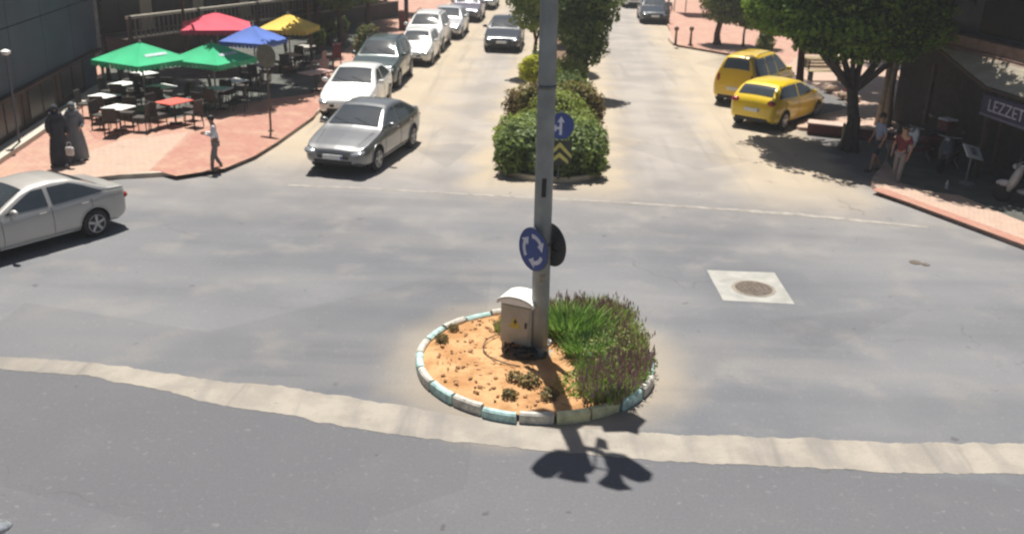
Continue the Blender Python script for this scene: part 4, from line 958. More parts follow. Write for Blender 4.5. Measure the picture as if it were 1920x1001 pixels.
for i in range(5):
    q = MB(); q.box((1.2 + i * 3.4, 1.78, 1.15), (2.6, .08, 2.2)); q.v = [(a, b_, c + .9) for a, b_, c in q.v]; wf = q.build('window', m_brown, cf); q = MB(); q.box((1.2 + i * 3.4 - .63, 1.73, 1.15), (1.15, .03, 2.0)); q.box((1.2 + i * 3.4 + .63, 1.73, 1.15), (1.15, .03, 2.0)); q.v = [(a, b_, c + .9) for a, b_, c in q.v]; q.build('pane', m_darkw, wf)
    q = MB(); q.box((1.2 + i * 3.4, 1.78, 4.6), (1.6, .06, 1.5)); wf = q.build('window', m_whitef, cf); q = MB(); q.box((1.2 + i * 3.4, 1.74, 4.6), (1.4, .03, 1.3)); q.build('pane', m_darkw, wf)
for i in range(4): q = MB(); q.box((.1 + i * 4.2, -.04, .95), (.16, .16, 1.9)); q.build('column', m_brown, cf)

# ---- umbrellas
def umbrella(px, py, z, size, rz, mt, label, cx=None, strokes=False, group=None, h=.55, sxy=1.0):
    c0 = G(px, py, z); t = thing('cafe_umbrella', Vector((c0.x, c0.y, PZ)), rz, label, 'umbrella', group); zt = z - PZ; s = size / 2
    q = MB(); q.path([(0, 0, .05), (0, 0, zt + .05)], .03, 8); q.lathe([(.035, zt), (.05, zt + .03), (.01, zt + .1)], n=8); q.build('pole', m_steel, t)
    q = MB(); q.rbox((0, 0, .04), (.6, .6, .08), .02); q.lathe([(.06, .08), (.05, .3)], n=10); q.build('base', m_kerb, t)
    N = 8; vs = []; fs = []
    for fcs in range(4):
        A = math.pi / 2 * fcs; ca, sa = math.cos(A), math.sin(A); o_ = len(vs)
        for i in range(N + 1):
            r_ = i / N
            for j in range(N + 1):
                w_ = -1 + 2 * j / N; x, y = s * r_, s * r_ * w_ * sxy; z_ = zt - h * r_ ** 1.08 - .05 * math.sin(math.pi * r_) * (1 - w_ * w_) ; X, Y = x * ca - y * sa, x * sa + y * ca; vs.append((X, Y, z_))
        fs += [(o_ + i * (N + 1) + j, o_ + (i + 1) * (N + 1) + j, o_ + (i + 1) * (N + 1) + j + 1, o_ + i * (N + 1) + j + 1) for i in range(N) for j in range(N)]
    q = MB(); q.add(vs, fs); q.build('canopy', mt, t, smooth=False)
    q = MB(); K = 12
    for fcs in range(4):
        T = Matrix.Rotation(math.pi / 2 * fcs, 4, 'Z')
        for k in range(K):
            y0, y1 = -s + 2 * s * k / K, -s + 2 * s * (k + 1) / K; zz = zt - h
            q.add([(s, y0, zz), (s, y1, zz), (s + .012, y1 - .01, zz - .15), (s + .02, (y0 + y1) / 2, zz - .20), (s + .012, y0 + .01, zz - .15)], [(0, 1, 2, 3, 4)], 0, T)
    q.build('valance', mt, t)
    q = MB()
    for sx in (-1, 1):
        for sy in (-1, 1): q.path([(0, 0, zt - .12), (sx * s * .97, sy * s * .97, zt - h - .02)], .012, 5); q.path([(0, 0, zt - .75), (sx * s * .5, sy * s * .5, zt - h * .55)], .01, 5)
    q.build('ribs', m_steel, t)
    if strokes:
        q = MB(); rg = random.Random(int(px));
        T = Matrix.Rotation(strokes[0], 4, 'Z'); x = -.42
        while x < .42:
            w_ = rg.uniform(.03, .07); r_ = .60; zz = lambda rr: zt - h * rr ** 1.08 - .03 + .02
            q.add([(s * (r_ - .05), x, zz(r_ - .05)), (s * (r_ - .05), x + w_, zz(r_ - .05)), (s * (r_ + .06), x + w_, zz(r_ + .06)), (s * (r_ + .06), x, zz(r_ + .06))], [(0, 1, 2, 3)], 0, T); x += w_ + .022
        q.build('printed_mark', m_signw, t)
    return t
def cloth(n, c): return mat('cloth_' + n, c, .8, var=.08, scale=2, trans=.04)
cg, crd, cbl, cyl = cloth('green', (.03, .46, .21)), cloth('red', (.72, .08, .13)), cloth('blue', (.10, .19, .58)), cloth('yellow', (.84, .58, .10))
um = 'large square cafe umbrellas on the left pavement'
uz = 2.4
umbrella(262, 80, uz, 2.25, ac - .05, cg, 'green umbrella nearest the dark building, leftmost of all', group=um, strokes=(math.pi * 1.5,))
umbrella(397, 80, uz - .05, 2.1, ac + .05, cg, 'right hand green umbrella, next to the blue one', group=um, strokes=(math.pi * 1.5,))
umbrella(404, 24, uz + .1, 2.75, ac + R(42), crd, 'pinkish red umbrella behind the two green ones', group=um)
umbrella(474, 48, uz, 1.9, ac + .2, cbl, 'blue umbrella between the red and the yellow ones', group=um)
umbrella(540, 27, uz, 2.1, ac + .35, cyl, 'yellow umbrella farthest right of the umbrellas', group=um)

# ---- tables and chairs
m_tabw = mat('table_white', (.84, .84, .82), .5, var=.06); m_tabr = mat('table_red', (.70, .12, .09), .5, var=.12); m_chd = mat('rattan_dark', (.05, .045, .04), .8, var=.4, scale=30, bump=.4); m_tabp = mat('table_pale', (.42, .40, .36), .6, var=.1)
def table(px, py, rz, label, group='cafe tables under the umbrellas', m=None, w_=.75, l_=.75):
    c0 = G(px, py, .86); t = thing('cafe_table', Vector((c0.x, c0.y, PZ)), rz, label, 'table', group)
    q = MB(); q.rbox((0, 0, .73), (l_, w_, .035), .01); q.build('tabletop', m or m_tabw, t)
    q = MB(); q.path([(0, 0, .03), (0, 0, .71)], .03, 8); q.build('pedestal', m_chd, t)
    q = MB(); q.box((0, 0, .02), (.5, .07, .03)); q.box((0, 0, .022), (.07, .5, .034)); q.build('foot', m_chd, t)
    return t
def make_chair(m, label, group):
    t = thing('cafe_chair', (0, 0, 0), 0, label, 'chair', group)
    q = MB(); q.rbox((0, 0, .44), (.44, .44, .06), .015); q.build('seat', m, t)
    q = MB(); q.rbox((-.21, 0, .68), (.04, .42, .42), .012, rot=(0, -.12, 0)); q.build('backrest', m, t)
    for sx in (-.18, .18):
        for sy in (-.18, .18): q = MB(); q.path([(sx * 1.1, sy * 1.1, 0), (sx, sy, .42)], [.016, .02], 6); q.build('leg', m, t)
    return t
TB = [(270, 137, 'small white table at the back under the left green umbrella'), (232, 157, 'white table in the second row, left of centre under the left green umbrella'), (303, 162, 'white table in the middle under the gap between the green umbrellas'),
      (196, 179, 'white table near the dark building'), (222, 201, 'largest white table at the front left of the cafe'), (440, 151, 'white table at the back right under the right green umbrella'), (410, 166, 'white table in front of the back right one'),
      (492, 122, 'pale table in deep shade by the round sign'), (545, 103, 'pale table in the shade below the yellow umbrella'), (572, 87, 'pale table behind, at the right end of the yellow umbrella')]
rg = random.Random(3); chairs_at = []
for i, (x, y, lab) in enumerate(TB):
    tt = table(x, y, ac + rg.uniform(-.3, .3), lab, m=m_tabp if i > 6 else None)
    for k in range(4 if i in (1, 2, 4, 5, 6, 3) else 3): a = ac + k * math.pi / 2 + .4 + rg.uniform(-.2, .2); chairs_at.append((tt.location.x + .68 * math.cos(a), tt.location.y + .68 * math.sin(a), a + math.pi, i))
tt = table(326, 190, ac, 'red topped table standing half in the sun at the front of the cafe', None, m_tabr, .75, 1.0)
for k in (0, 1, 2, 3): a = ac + k * math.pi / 2; chairs_at.append((tt.location.x + .78 * math.cos(a), tt.location.y + .72 * math.sin(a), a + math.pi, 10))
where = ['at the small back table under the left green umbrella', 'around the second row white table', 'around the table between the green umbrellas', 'at the table near the dark building', 'around the largest white table at the front', 'around the back right white table', 'around the table before the back right one', 'at the shaded table by the round sign', 'at the shaded table below the yellow umbrella', 'at the table right of the yellow umbrella', 'around the red topped table']
side = ['right', 'far', 'left', 'near']
ch0 = make_chair(m_chd, '', 'dark chairs around the cafe tables'); first = True; cnt = {}
for x, y, a, i in chairs_at:
    cnt[i] = cnt.get(i, 0); lab = 'dark woven chair ' + where[i] + ', ' + side[cnt[i] % 4] + ' side'; cnt[i] += 1
    if first: ch0.location = (x, y, PZ); ch0.rotation_euler = (0, 0, a); ch0['label'] = lab; first = False
    else: dup(ch0, (x, y, PZ), a, lab)
m_mar = mat('maroon_vinyl', (.16, .045, .055), .6, var=.2); m_pk = mat('pink_cushion', (.52, .34, .30), .7, var=.1)
mc0 = make_chair(m_mar, 'maroon chair at the right edge of the cafe shade', 'maroon and pink chairs beside the white saloon')
mc0.location = G(625, 132, PZ); mc0.rotation_euler = (0, 0, 2.5); mc0.scale = (1.25, 1.25, 1.3)
mc1 = make_chair(m_pk, 'pink cushioned chair beside the maroon chair', 'maroon and pink chairs beside the white saloon'); mc1.location = G(598, 135, PZ); mc1.rotation_euler = (0, 0, 3.0); mc1.scale = (1.2, 1.2, 1)
tb = table(592, 135, 1.0, 'low pale pink table in front of the maroon chairs', None, m_pk, .7, 1.3)
dup(mc1, G(605, 150, PZ), 2.2, 'pink cushioned chair nearest the white saloon', scale=1)
# A few planters in the shade beyond the umbrellas
pl0 = shrub('potted_plant', G(618, 85, PZ), [(0, 0, .75, .35, .35, .4)], 900, .06, [l_dk, l_md], 'potted shrub in the shade behind the cafe tables', 'plant', 'potted plants edging the cafe', 31)
q = MB(); q.lathe([(.2, 0), (.27, .42), (.25, .44)], n=14); q.build('pot', m_brown, pl0)
dup(pl0, G(642, 75, PZ), 1, 'potted shrub nearest the sunlit pavement edge'); dup(pl0, G(598, 100, PZ), 2, 'potted shrub beside the pink table')
sh = shrub('dark_bush', G(690, 128, PZ), [(0, 0, .95, .60, .60, .85), (.1, .1, 1.3, .45, .45, .5)], 2600, .07, [l_dk, l_br, l_dk], 'dark rounded bush on the left pavement beside the dark green car', 'bush', None, 32)

# ---- trees shading the cafe
ct = 'street trees over the left pavement'
lc = [(0, 0, 2.9, 1.5, 1.5, 1.0), (-1.0, .5, 3.2, 1.3, 1.3, .95), (.9, .7, 3.0, 1.25, 1.25, .9), (.1, -.9, 2.7, 1.1, 1.0, .8), (0, 1.1, 3.5, 1.3, 1.3, .9)]
LT = tree('street_tree', G(640, 84, PZ), 1.7, lc, 9000, .12, [l_dk, l_dk, l_md], 'low dark tree behind the yellow umbrella at the edge of the sunlit pavement', 'tree', ct, 40, trunk=.14)
dup(LT, G(690, 52, PZ), 2, 'dark street tree at the top of the frame beside the far pavement')
dup(LT, G(596, 62, PZ), 1, 'dark street tree just behind the yellow umbrella', scale=(1.05, 1.05, 1.05))
dup(LT, G(722, 24, PZ), 4, 'street tree farthest up the left pavement')
dup(LT, G(650, 38, PZ), 5, 'dark street tree between the far cafe and the pavement', scale=1.2)
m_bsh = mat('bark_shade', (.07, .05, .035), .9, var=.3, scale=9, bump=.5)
for i, (bx, by, pix, lab) in enumerate([
    (585, 118, [(590, 163), (556, 180), (603, 136), (520, 194), (600, 115), (575, 150)], 'tall tree with a slim trunk between the round sign and the pink table'),
    (352, 118, [(330, 165), (300, 150), (350, 178), (440, 207), (462, 212), (335, 140)], 'tall slim tree with its trunk between the green umbrellas'),
    (205, 150, [(205, 165), (225, 150), (250, 160), (185, 190), (175, 175)], 'tall slim tree beside the dark building, left of the green umbrellas')]):
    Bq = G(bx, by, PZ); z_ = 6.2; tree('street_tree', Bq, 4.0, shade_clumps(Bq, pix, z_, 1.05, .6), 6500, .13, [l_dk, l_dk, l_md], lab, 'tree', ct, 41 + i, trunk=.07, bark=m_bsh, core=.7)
# ---- posts
m_post = mat('post_brown', (.13, .10, .08), .7, .2, var=.2)
ps = thing('sign_post', G(508, 246, PZ), 0, 'thin grey brown post at the left pavement corner carrying a round sign', 'sign post'); hs_ = zat(ps.location, 92)
q = MB(); q.path([(0, 0, 0), (0, 0, hs_ - PZ + .1)], .035, 8); q.build('post', m_post, ps); q = MB(); q.lathe([(.1, 0), (.1, .02), (.04, .05)], n=12); q.build('flange', m_post, ps)
zc_ = zat(ps.location, 105)
def no_arrows(mb, TT): mb.add([(-.03, -.2, 0), (.03, -.2, 0), (.03, .2, 0), (-.03, .2, 0)], [(0, 1, 2, 3)], 0, TT)
rs = disc_sign('round_sign', Vector((ps.location.x, ps.location.y - .05, zc_)), R(68), .36, 'round sign on the left corner post seen from its grey green back', no_arrows)
for ch in rs.children:
    if ch.name.startswith('disc'): ch.data.materials[0] = mat('sign_back_green', (.13, .16, .13), .6, var=.15)
lp = thing('garden_lamp', G(38, 276, PZ), 0, 'thin grey lamp post with a small white head before the dark building', 'lamp post'); zl_ = zat(lp.location, 104) - PZ
q = MB(); q.path([(0, 0, 0), (0, 0, zl_)], .035, 8); q.build('post', mat('post_blue', (.10, .12, .15), .6), lp); q = MB(); q.lathe([(.05, zl_), (.13, zl_ + .05), (.13, zl_ + .11), (.03, zl_ + .16)], n=14); q.build('lamp_head', m_tabw, lp)
lp2 = thing('lamp_post', G(762, 57, PZ), 0, 'dark brown lamp post with a reddish base box beside the white tall car', 'lamp post')
q = MB(); q.path([(0, 0, 0), (0, 0, 6.5)], [.13, .09], 10); q.build('post', mat('post_dark', (.05, .03, .03), .7), lp2); q = MB(); q.rbox((-.2, 0, .55), (.42, .4, 1.1), .03); q.build('base_box', mat('base_box', (.16, .05, .04), .7, var=.2), lp2)
q = MB(); q.path([(0, 0, 6.4), (.5, 0, 6.8), (1.3, 0, 6.9)], .05, 8); q.rbox((1.6, 0, 6.88), (.7, .26, .12), .04); q.build('lamp_arm', m_steel, lp2)
# ================================================================== RIGHT SIDE
gl = 'ficus crowns over the right pavement'
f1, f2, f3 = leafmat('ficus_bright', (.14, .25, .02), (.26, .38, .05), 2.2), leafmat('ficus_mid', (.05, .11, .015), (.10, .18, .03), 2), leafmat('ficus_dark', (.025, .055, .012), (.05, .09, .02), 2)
# big ficus
FB = G(1592, 283); zc1 = 3.9
def crown_off(px, py, z, base): q = G(px, py, z); return (q.x - base.x, q.y - base.y, z)
cl = []
def cspec(base, specs):
    o = []
    for px, py, dd, rx, ry, rz_ in specs:
        z = zdep(px, py, base.y + dd); q_ = G(px, py, z); o.append((q_.x - base.x, q_.y - base.y, z - base.z, rx, ry, rz_))
    return o
cl = cspec(FB, [(1490, 26, .2, 1.0, 1.2, .75), (1540, 70, -.2, .9, .9, .5), (1600, 84, 0, 1.1, .9, .5), (1670, 84, 0, 1.1, .9, .5), (1730, 60, 0, .9, .9, .5), (1560, 14, .4, 1.3, 1.5, .85), (1640, 8, .4, 1.35, 1.5, .9), (1715, 18, .4, 1.05, 1.3, .8), (1600, 54, -.4, 1.35, 1.1, .6), (1680, 50, -.3, 1.1, 1.0, .6), (1530, 44, -.3, .95, 1.0, .6), (1600, -60, .6, 1.7, 1.8, .7), (1690, -60, .6, 1.4, 1.5, .65), (1640, 20, 1.8, 1.5, 1.3, .8)])
fic = thing('ficus_tree', FB, 0, 'huge broad ficus with a dark underside and bright green rim beside the two walkers', 'tree')
tb = MB(); cen = Vector((sum(c[0] for c in cl) / len(cl), sum(c[1] for c in cl) / len(cl), 2.7))
tb.path([(0, 0, 0), (.0, .02, .9), (-.12, .1, 1.7), (-.3, .25, 2.6)], [.25, .19, .17, .15], 12)
rg = random.Random(8)
for k in range(6): a = k * 1.05; tb.path([(.32 * math.cos(a), .32 * math.sin(a), -.02), (.19 * math.cos(a), .19 * math.sin(a), .25), (.14 * math.cos(a), .14 * math.sin(a), 1.1)], [.05, .09, .06], 6)
s0 = Vector((-.14, .1, 1.9))
for c in cl[:8]:
    e_ = Vector(c[:3]); tb.path([s0, s0.lerp(e_, .5) + Vector((0, 0, -.1)), e_], [.12, .09, .04], 8)
m_fbk = mat('ficus_bark', (.055, .045, .04), .9, var=.3, scale=6, bump=.6, bscale=14)
tb.build('trunk', m_fbk, fic, smooth=True)
leaf_obj('crown', cl, 42000, .08, [f1, f2, f1, f3], fic, 50, shell=.6)
mb = MB()
for i, c in enumerate(cl): mb.ell(c[:3], (c[3] * .72, c[4] * .72, c[5] * .68), 14, 9, jit=.12, seed=i)
mb.build('inner_twigs', m_core, fic)
# pale trunks behind (in the shade); third tree added to shade the pavement
for i, (px, py, pix, lab) in enumerate([(1655, 235, [(1480, 272), (1510, 300), (1560, 305), (1610, 325), (1660, 330), (1640, 290), (1700, 300), (1700, 335), (1520, 290)], 'grey ficus trunk in the shade, farther from the pavilion'),
        (1712, 238, [(1680, 215), (1730, 250), (1650, 190), (1720, 195), (1640, 155), (1668, 128), (1665, 172), (1690, 165), (1760, 285), (1600, 215), (1560, 205), (1600, 170)], 'pale grey ficus trunk in the deep shade, nearest the pavilion'),
        (1868, 262, [(1760, 330), (1740, 300), (1795, 348), (1800, 310), (1835, 374), (1700, 335)], 'dark trunk added in front of the pavilion to carry a shading crown')]):
    Bq = G(px, py, PZ); cc = shade_clumps(Bq, pix, 6.4, 1.45, .6); tq = thing('ficus_tree', Bq, 0, lab, 'tree', None); q = MB()
    for k in range(4 if i < 2 else 2):
        a = k * 1.6 + i; e_ = Vector(cc[k][:3]); q.path([(.2 * math.cos(a), .2 * math.sin(a), 0), (.10 * math.cos(a), .12 * math.sin(a), 1.4), (.22 * math.cos(a + .4), .22 * math.sin(a + .4), 3.4), e_], [.13, .10, .10, .05], 8)
    for c in cc[4:]: q.path([(.1, 0, 3.2), Vector((.1, 0, 3.2)).lerp(Vector(c[:3]), .5), c[:3]], [.08, .06, .03], 6)
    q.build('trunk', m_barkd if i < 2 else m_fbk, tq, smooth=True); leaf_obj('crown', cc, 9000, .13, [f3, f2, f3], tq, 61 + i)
    mb = MB()
    for c in cc: mb.ell(c[:3], (c[3] * .75, c[4] * .75, c[5] * .6), 12, 7, jit=.15)
    mb.build('inner_twigs', m_core, tq)
# left bright crown tree
def rtree(base, name, specs, n, size, mats, label, seed, trunk, h, bark, group=None, core=.6):
    c2 = cspec(base, specs)
    t = tree(name, base, h, c2, n, size, mats, label, 'tree', group, seed, trunk=trunk, bark=bark, core=core); return t
m_bkr = mat('bark_red', (.12, .055, .04), .9, var=.3, scale=8, bump=.5)
rtree(G(1494, 196, PZ), 'street_tree', [(1455, 26, -.6, .95, 1.1, .8), (1495, 14, -.4, 1.2, 1.3, .85), (1440, 4, -.3, .9, 1.0, .8), (1500, -40, 0, 1.3, 1.3, .8)], 11000, .085, [f1, f2, f1], 'tree with a reddish trunk and bright green crown just behind the taxis', 71, .15, 2.5, m_bkr)
rtree(G(1344, 84, PZ), 'street_tree', [(1362, 14, 0, 1.2, 1.3, .9), (1345, -10, .3, 1.1, 1.2, .9), (1395, 12, 0, 1.1, 1.2, .9), (1375, -40, 0, 1.5, 1.5, 1.0)], 9000, .09, [l_dk, l_ol, l_md], 'dull green tree with a thick brown trunk beside the bollards', 72, .17, 1.5, m_bkr)
rtree(G(1393, 88, PZ), 'street_tree', [(1412, 28, 0, 1.0, 1.0, .8), (1425, 4, 0, 1.1, 1.1, .8)], 5000, .09, [l_ol, l_dk], 'thin stemmed small tree right of the thick brown trunk', 73, .06, 1.6, m_bkr)
shrub('dark_bush', G(1432, 108, PZ), [(0, 0, .7, .45, .45, .6), (0, .1, 1.3, .35, .35, .45)], 1600, .07, [l_dk, l_ol], 'narrow dark green bush behind the van taxi', 'bush', None, 74)

# bollards
m_bol = mat('bollard_iron', (.14, .085, .05), .6, .3, var=.3, scale=8)
b0 = thing('bollard', G(1266, 86, PZ), 0, 'round headed iron bollard at the kerb, left one of the pair', 'bollard', 'short round headed iron bollards')
q = MB(); q.lathe([(.13, 0), (.13, .06), (.07, .12), (.055, .75), (.075, .78)], n=14); q.build('post', m_bol, b0, smooth=True)
q = MB(); q.ell((0, 0, .9), (.13, .13, .13), 14, 10); q.build('ball_top', m_bol, b0, smooth=True)
dup(b0, G(1294, 86, PZ), 0, 'round headed iron bollard next to the brown tree trunk, right one of the pair')

# shade sail / orange awning at the far pavement
m_or = mat('orange_awning', (.62, .36, .22), .8, var=.12, scale=1, trans=.1)
aw = thing('awning', G(1300, 28, PZ), ac * 0, 'pale orange sloping awning beyond the bollards at the top of the frame', 'awning')
q = MB(); q.prism([(-.9, -1.4), (2.6, -1.5), (1.6, 1.9), (-1.2, 1.9)], 2.05, 2.1); q.build('cloth', m_or, aw)
q = MB()
for x, y in ((-.8, -1.3), (2.5, -1.4), (1.5, 1.8), (-1.1, 1.8)): q.path([(x, y, 0), (x, y, 2.08)], .035, 6)
q.build('frame', m_post, aw)

# benches
m_slat = mat('bench_slat', (.42, .34, .18), .7, var=.2, scale=6); 
bn = thing('bench', G(1546, 152, PZ), R(8), 'yellowish slatted bench in the patch of light behind the taxis', 'bench', 'slatted benches under the trees')
q = MB()
for k in range(4): q.rbox((0, -.18 + k * .13, .45), (1.7, .1, .035), .008)
q.build('seat', m_slat, bn); q = MB()
for k in range(3): q.rbox((0, .27 + k * .03, .60 + k * .13), (1.7, .03, .1), .008)
q.build('backrest', m_slat, bn)
for x in (-.7, .7): q = MB(); q.box((x, 0, .22), (.06, .42, .43)); q.box((x, .27, .62), (.06, .04, .5)); q.build('leg', m_black, bn)
dup(bn, G(1535, 126, PZ), R(8), 'shadier slatted bench behind the yellowish one')
# rocks near the taxis
m_rock = mat('rock', (.42, .30, .22), .9, var=.3, scale=5, bump=.5)
for i, (x, y, s_, lab) in enumerate([(1558, 170, .26, 'pale rock at the left of the rock row behind the taxi'), (1580, 182, .22, 'pale rock in the middle of the rock row behind the taxi'), (1598, 190, .28, 'larger rock at the right of the rock row near the ficus trunk')]):
    q = MB(); q.ell((0, 0, s_ * .35), (s_ * 1.2, s_, s_ * .6), 9, 7, jit=.16, seed=i); o = q.build('rock', m_rock, loc=G(x, y, PZ)); tag(o, lab, 'rock')
rp = MB(); rp.rbox((0, 0, .15), (.32, .32, .3), .03); rp.rbox((0, 0, .42), (.26, .26, .24), .04); o = rp.build('litter_bin', mat('bin_red', (.22, .03, .03), .6, var=.2), loc=G(1577, 178, PZ) + Vector((.35, .2, 0))); tag(o, 'small dark red bin among the rocks behind the taxi', 'bin')
# low painted wall (raised bed) beside the ficus trunk
m_wall = mat('pink_wall', (.50, .37, .31), .85, var=.12, scale=3); m_wallr = mat('dark_red_face', (.16, .05, .045), .85, var=.2)
wA, wB = G(1512, 252), G(1675, 270); wd_ = wB - wA; lw = thing('low_wall', wA, math.atan2(wd_.y, wd_.x), 'low wall with a pale pink cap and dark red face running behind the ficus trunk', 'wall')
q = MB(); q.rbox((wd_.length / 2, .22, .20), (wd_.length, .40, .36), .01); q.build('wall', m_wallr, lw)
q = MB(); q.rbox((wd_.length / 2, .22, .405), (wd_.length + .06, .62, .05), .012); q.build('cap', m_wall, lw)
q = MB(); q.path([(0, 0, 0), (0, 0, .75)], .05, 8); q.lathe([(.06, .75), (.02, .8)], n=8); o = q.build('short_post', m_slat, loc=G(1577, 276)); tag(o, 'short yellowish post just left of the ficus trunk', 'post')

# ---- pavilion with corrugated roof
eA, eB = G(1852, 163, 2.75), G(1920, 184, 2.75); ed = (eB - eA); ed.z = 0; ed.normalize(); eE = eA + ed * 6.5
rA = G(1757, 84, 3.3); rdir = rA - eA
pav = thing('cafe_pavilion', Vector((eA.x, eA.y, PZ)), math.atan2(ed.y, ed.x), 'open cafe pavilion with a pale corrugated roof at the right edge', 'pavilion')
PM = Matrix.Rotation(-math.atan2(ed.y, ed.x), 3, 'Z'); rl_ = PM @ Vector((rdir.x, rdir.y, 0))   # ridge start in local coords
m_roof = mat('corrugated_roof', (.46, .42, .34), .7, .1, var=.15, scale=1.5); m_ridge = mat('roof_tile', (.26, .17, .14), .85, var=.25, scale=3, bump=.4); m_fas = mat('dark_fascia', (.06, .045, .035), .8, var=.2)
zl, zr = 2.75 - PZ, 3.3 - PZ; N = 96; vs = []
for i in range(N + 1):
    tt = i / N; zz = .018 * math.sin(i * math.pi / 2 * 1.0) + (.02 if i % 16 == 0 else 0)
    a_ = Vector((rl_.x * tt, rl_.y * tt, zl + (zr - zl) * tt + zz)); vs += [a_, a_ + Vector((6.8, 0, 0)), a_ + Vector((0, 0, -.03)), a_ + Vector((6.8, 0, -.03))]
fs = []
for i in range(N): o_ = 4 * i; fs += [(o_, o_ + 1, o_ + 5, o_ + 4), (o_ + 2, o_ + 6, o_ + 7, o_ + 3), (o_, o_ + 4, o_ + 6, o_ + 2)]
q = MB(); q.add(vs, fs); q.build('roof', m_roof, pav)
q = MB(); q.path([(rl_.x - .05, rl_.y, zr - .06), (rl_.x + 6.8, rl_.y, zr - .06)], .07, 6); q.box((rl_.x + 3.4, rl_.y + .9, zr + .03), (7.0, 1.7, .10)); q.build('ridge_tiles', m_ridge, pav)
q = MB(); q.path([(0, 0, zl - .06), (rl_.x, rl_.y, zr - .08)], .07, 4); q.path([(0, -.02, zl - .05), (6.8, -.02, zl - .05)], .05, 4); q.build('fascia', m_fas, pav)
q = MB()
for i in range(5): x = .6 + i * 1.4; q.path([(x, 0, zl - .1), (x + rl_.x, rl_.y, zr - .12)], .045, 4)
q.build('rafters', m_fas, pav)
for x, y in ((.15, .1), (4.2, .1), (rl_.x + .3, rl_.y - .1), (rl_.x + 4.2, rl_.y - .1)): q = MB(); q.box((x, y, zl / 2), (.12, .12, zl)); q.build('column', m_fas, pav)
q = MB(); q.box((rl_.x + 4.0, rl_.y + 1.7, 1.55), (9.0, .12, 3.1)); q.build('back_wall', mat('wall_shade_tone', (.035, .03, .03), .9, var=.3), pav)  # near-black wall colour holds the shade under the roof
# sign band
m_navy = mat('sign_navy', (.018, .02, .075), .5, var=.1); m_let = mat('sign_letters', (.42, .42, .48), .5)
sg = thing('shop_sign', Vector((eA.x, eA.y, 0)) + ed * .12 + Vector((-ed.y * -.16, 0, 0)) * 0 + Vector((ed.y, -ed.x, 0)) * .12 + Vector((0, 0, 2.34)), math.atan2(ed.y, ed.x), 'navy shop sign with white capital letters under the corrugated roof', 'sign')
q = MB(); q.rbox((2.4, 0, 0), (4.8, .08, .52), .01); q.build('board', m_navy, sg)
q = MB(); q.box((2.4, -.05, -.30), (4.8, .03, .07)); q.build('trim', mat('sign_trim', (.13, .13, .19), .6), sg)
def text(s, size, mt, parent, loc, rot, ext=.006):
    cu = bpy.data.curves.new('t', 'FONT'); cu.body = s; cu.size = size; cu.extrude = ext; to = bpy.data.objects.new('t', cu); COL.objects.link(to); bpy.context.view_layer.update()
    me = bpy.data.meshes.new_from_object(to.evaluated_get(bpy.context.evaluated_depsgraph_get())); bpy.data.objects.remove(to)
    o = bpy.data.objects.new('lettering', me); COL.objects.link(o); o.parent = parent; o.location = loc; o.rotation_euler = rot; me.materials.clear(); me.materials.append(mt); return o
text('LEZZET', .47, m_let, sg, (.30, -.047, -.17), (R(90), 0, 0))
# building behind on the right
BB = G(1765, 66, 3.6); rb_ = thing('rear_building', Vector((BB.x - .4, BB.y + 3.2, PZ)), math.atan2(ed.y, ed.x), 'two storey building with dark openings and beige cornice behind the pavilion', 'building')
m_gw = mat('grey_blue_wall', (.15, .155, .19), .8, var=.15, scale=1); m_bei = mat('beige_cornice', (.34, .29, .19), .8, var=.12)
q = MB(); q.box((8, 3, 5.3), (16, 5, 4.2)); q.build('wall', m_gw, rb_); q = MB(); q.box((8, 3, 1.6), (15.9, 4.9, 3.2)); q.build('ground_floor', mat('wall_shade_tone', (.035, .03, .03), .9, var=.3), rb_)  # ground floor coloured near black to carry the shade behind the pavilion
q = MB(); q.box((8, .3, 5.7), (16.3, .9, 1.2)); q.build('cornice', m_bei, rb_)
q = MB(); q.box((8, .35, 3.35), (16.2, .8, .5)); q.build('parapet', m_ridge, rb_)
for i in range(4): q = MB(); q.box((1.6 + i * 3.9, .47, 4.45), (2.2, .08, 1.5)); wf = q.build('window', m_fas, rb_); q = MB(); q.box((1.6 + i * 3.9, .42, 4.45), (2.0, .03, 1.35)); q.build('pane', m_darkw, wf)
sd = G(1805, 66, 3.45); dish = thing('satellite_dish', sd - Vector((0, 0, .12)), .5, 'small white dish with an arm on the roof edge beyond the corrugated roof', 'satellite dish')
q = MB(); q.lathe([(.0, .0), (.16, .03), (.27, .12), (.29, .15), (.26, .135), (.15, .05), (0, .02)], n=20, M=Matrix.Rotation(R(25), 4, 'X')); q.build('reflector', m_tabw, dish, smooth=True)
q = MB(); q.path([(.1, 0, .05), (.38, .1, .42)], .02, 6); q.box((.38, .1, .42), (.07, .07, .09)); q.path([(0, 0, -.35), (0, 0, .05)], .03, 6); q.build('arm', m_steel, dish)
cd = G(1873, 96, 3.35); ch_ = thing('chimney', cd, 0, 'dark roof chimney under a grey rounded cowl near the right edge', 'chimney')
q = MB(); q.lathe([(.24, -.2), (.24, .62)], n=16); q.build('flue', m_black, ch_); q = MB(); q.lathe([(.30, .62), (.34, .66), (.28, .80), (.1, .88)], n=16); q.path([(.33, 0, -.1), (.34, 0, .66)], .04, 6); q.build('cowl', m_steel, ch_)
ru = G(1915, 98, 3.3); o = thing('parasol', ru, 0, 'pinkish red parasol edge at the right frame edge above the roof tiles', 'umbrella'); q = MB(); q.lathe([(.9, 0), (.88, .03), (.05, .42), (.0, .42)], (.55, .2, 0), 8); q.build('canopy', mat('cloth_pink', (.55, .16, .16), .8, var=.15), o); q = MB(); q.path([(.55, .2, -.5), (.55, .2, .45)], .025, 6); q.build('pole', m_steel, o)
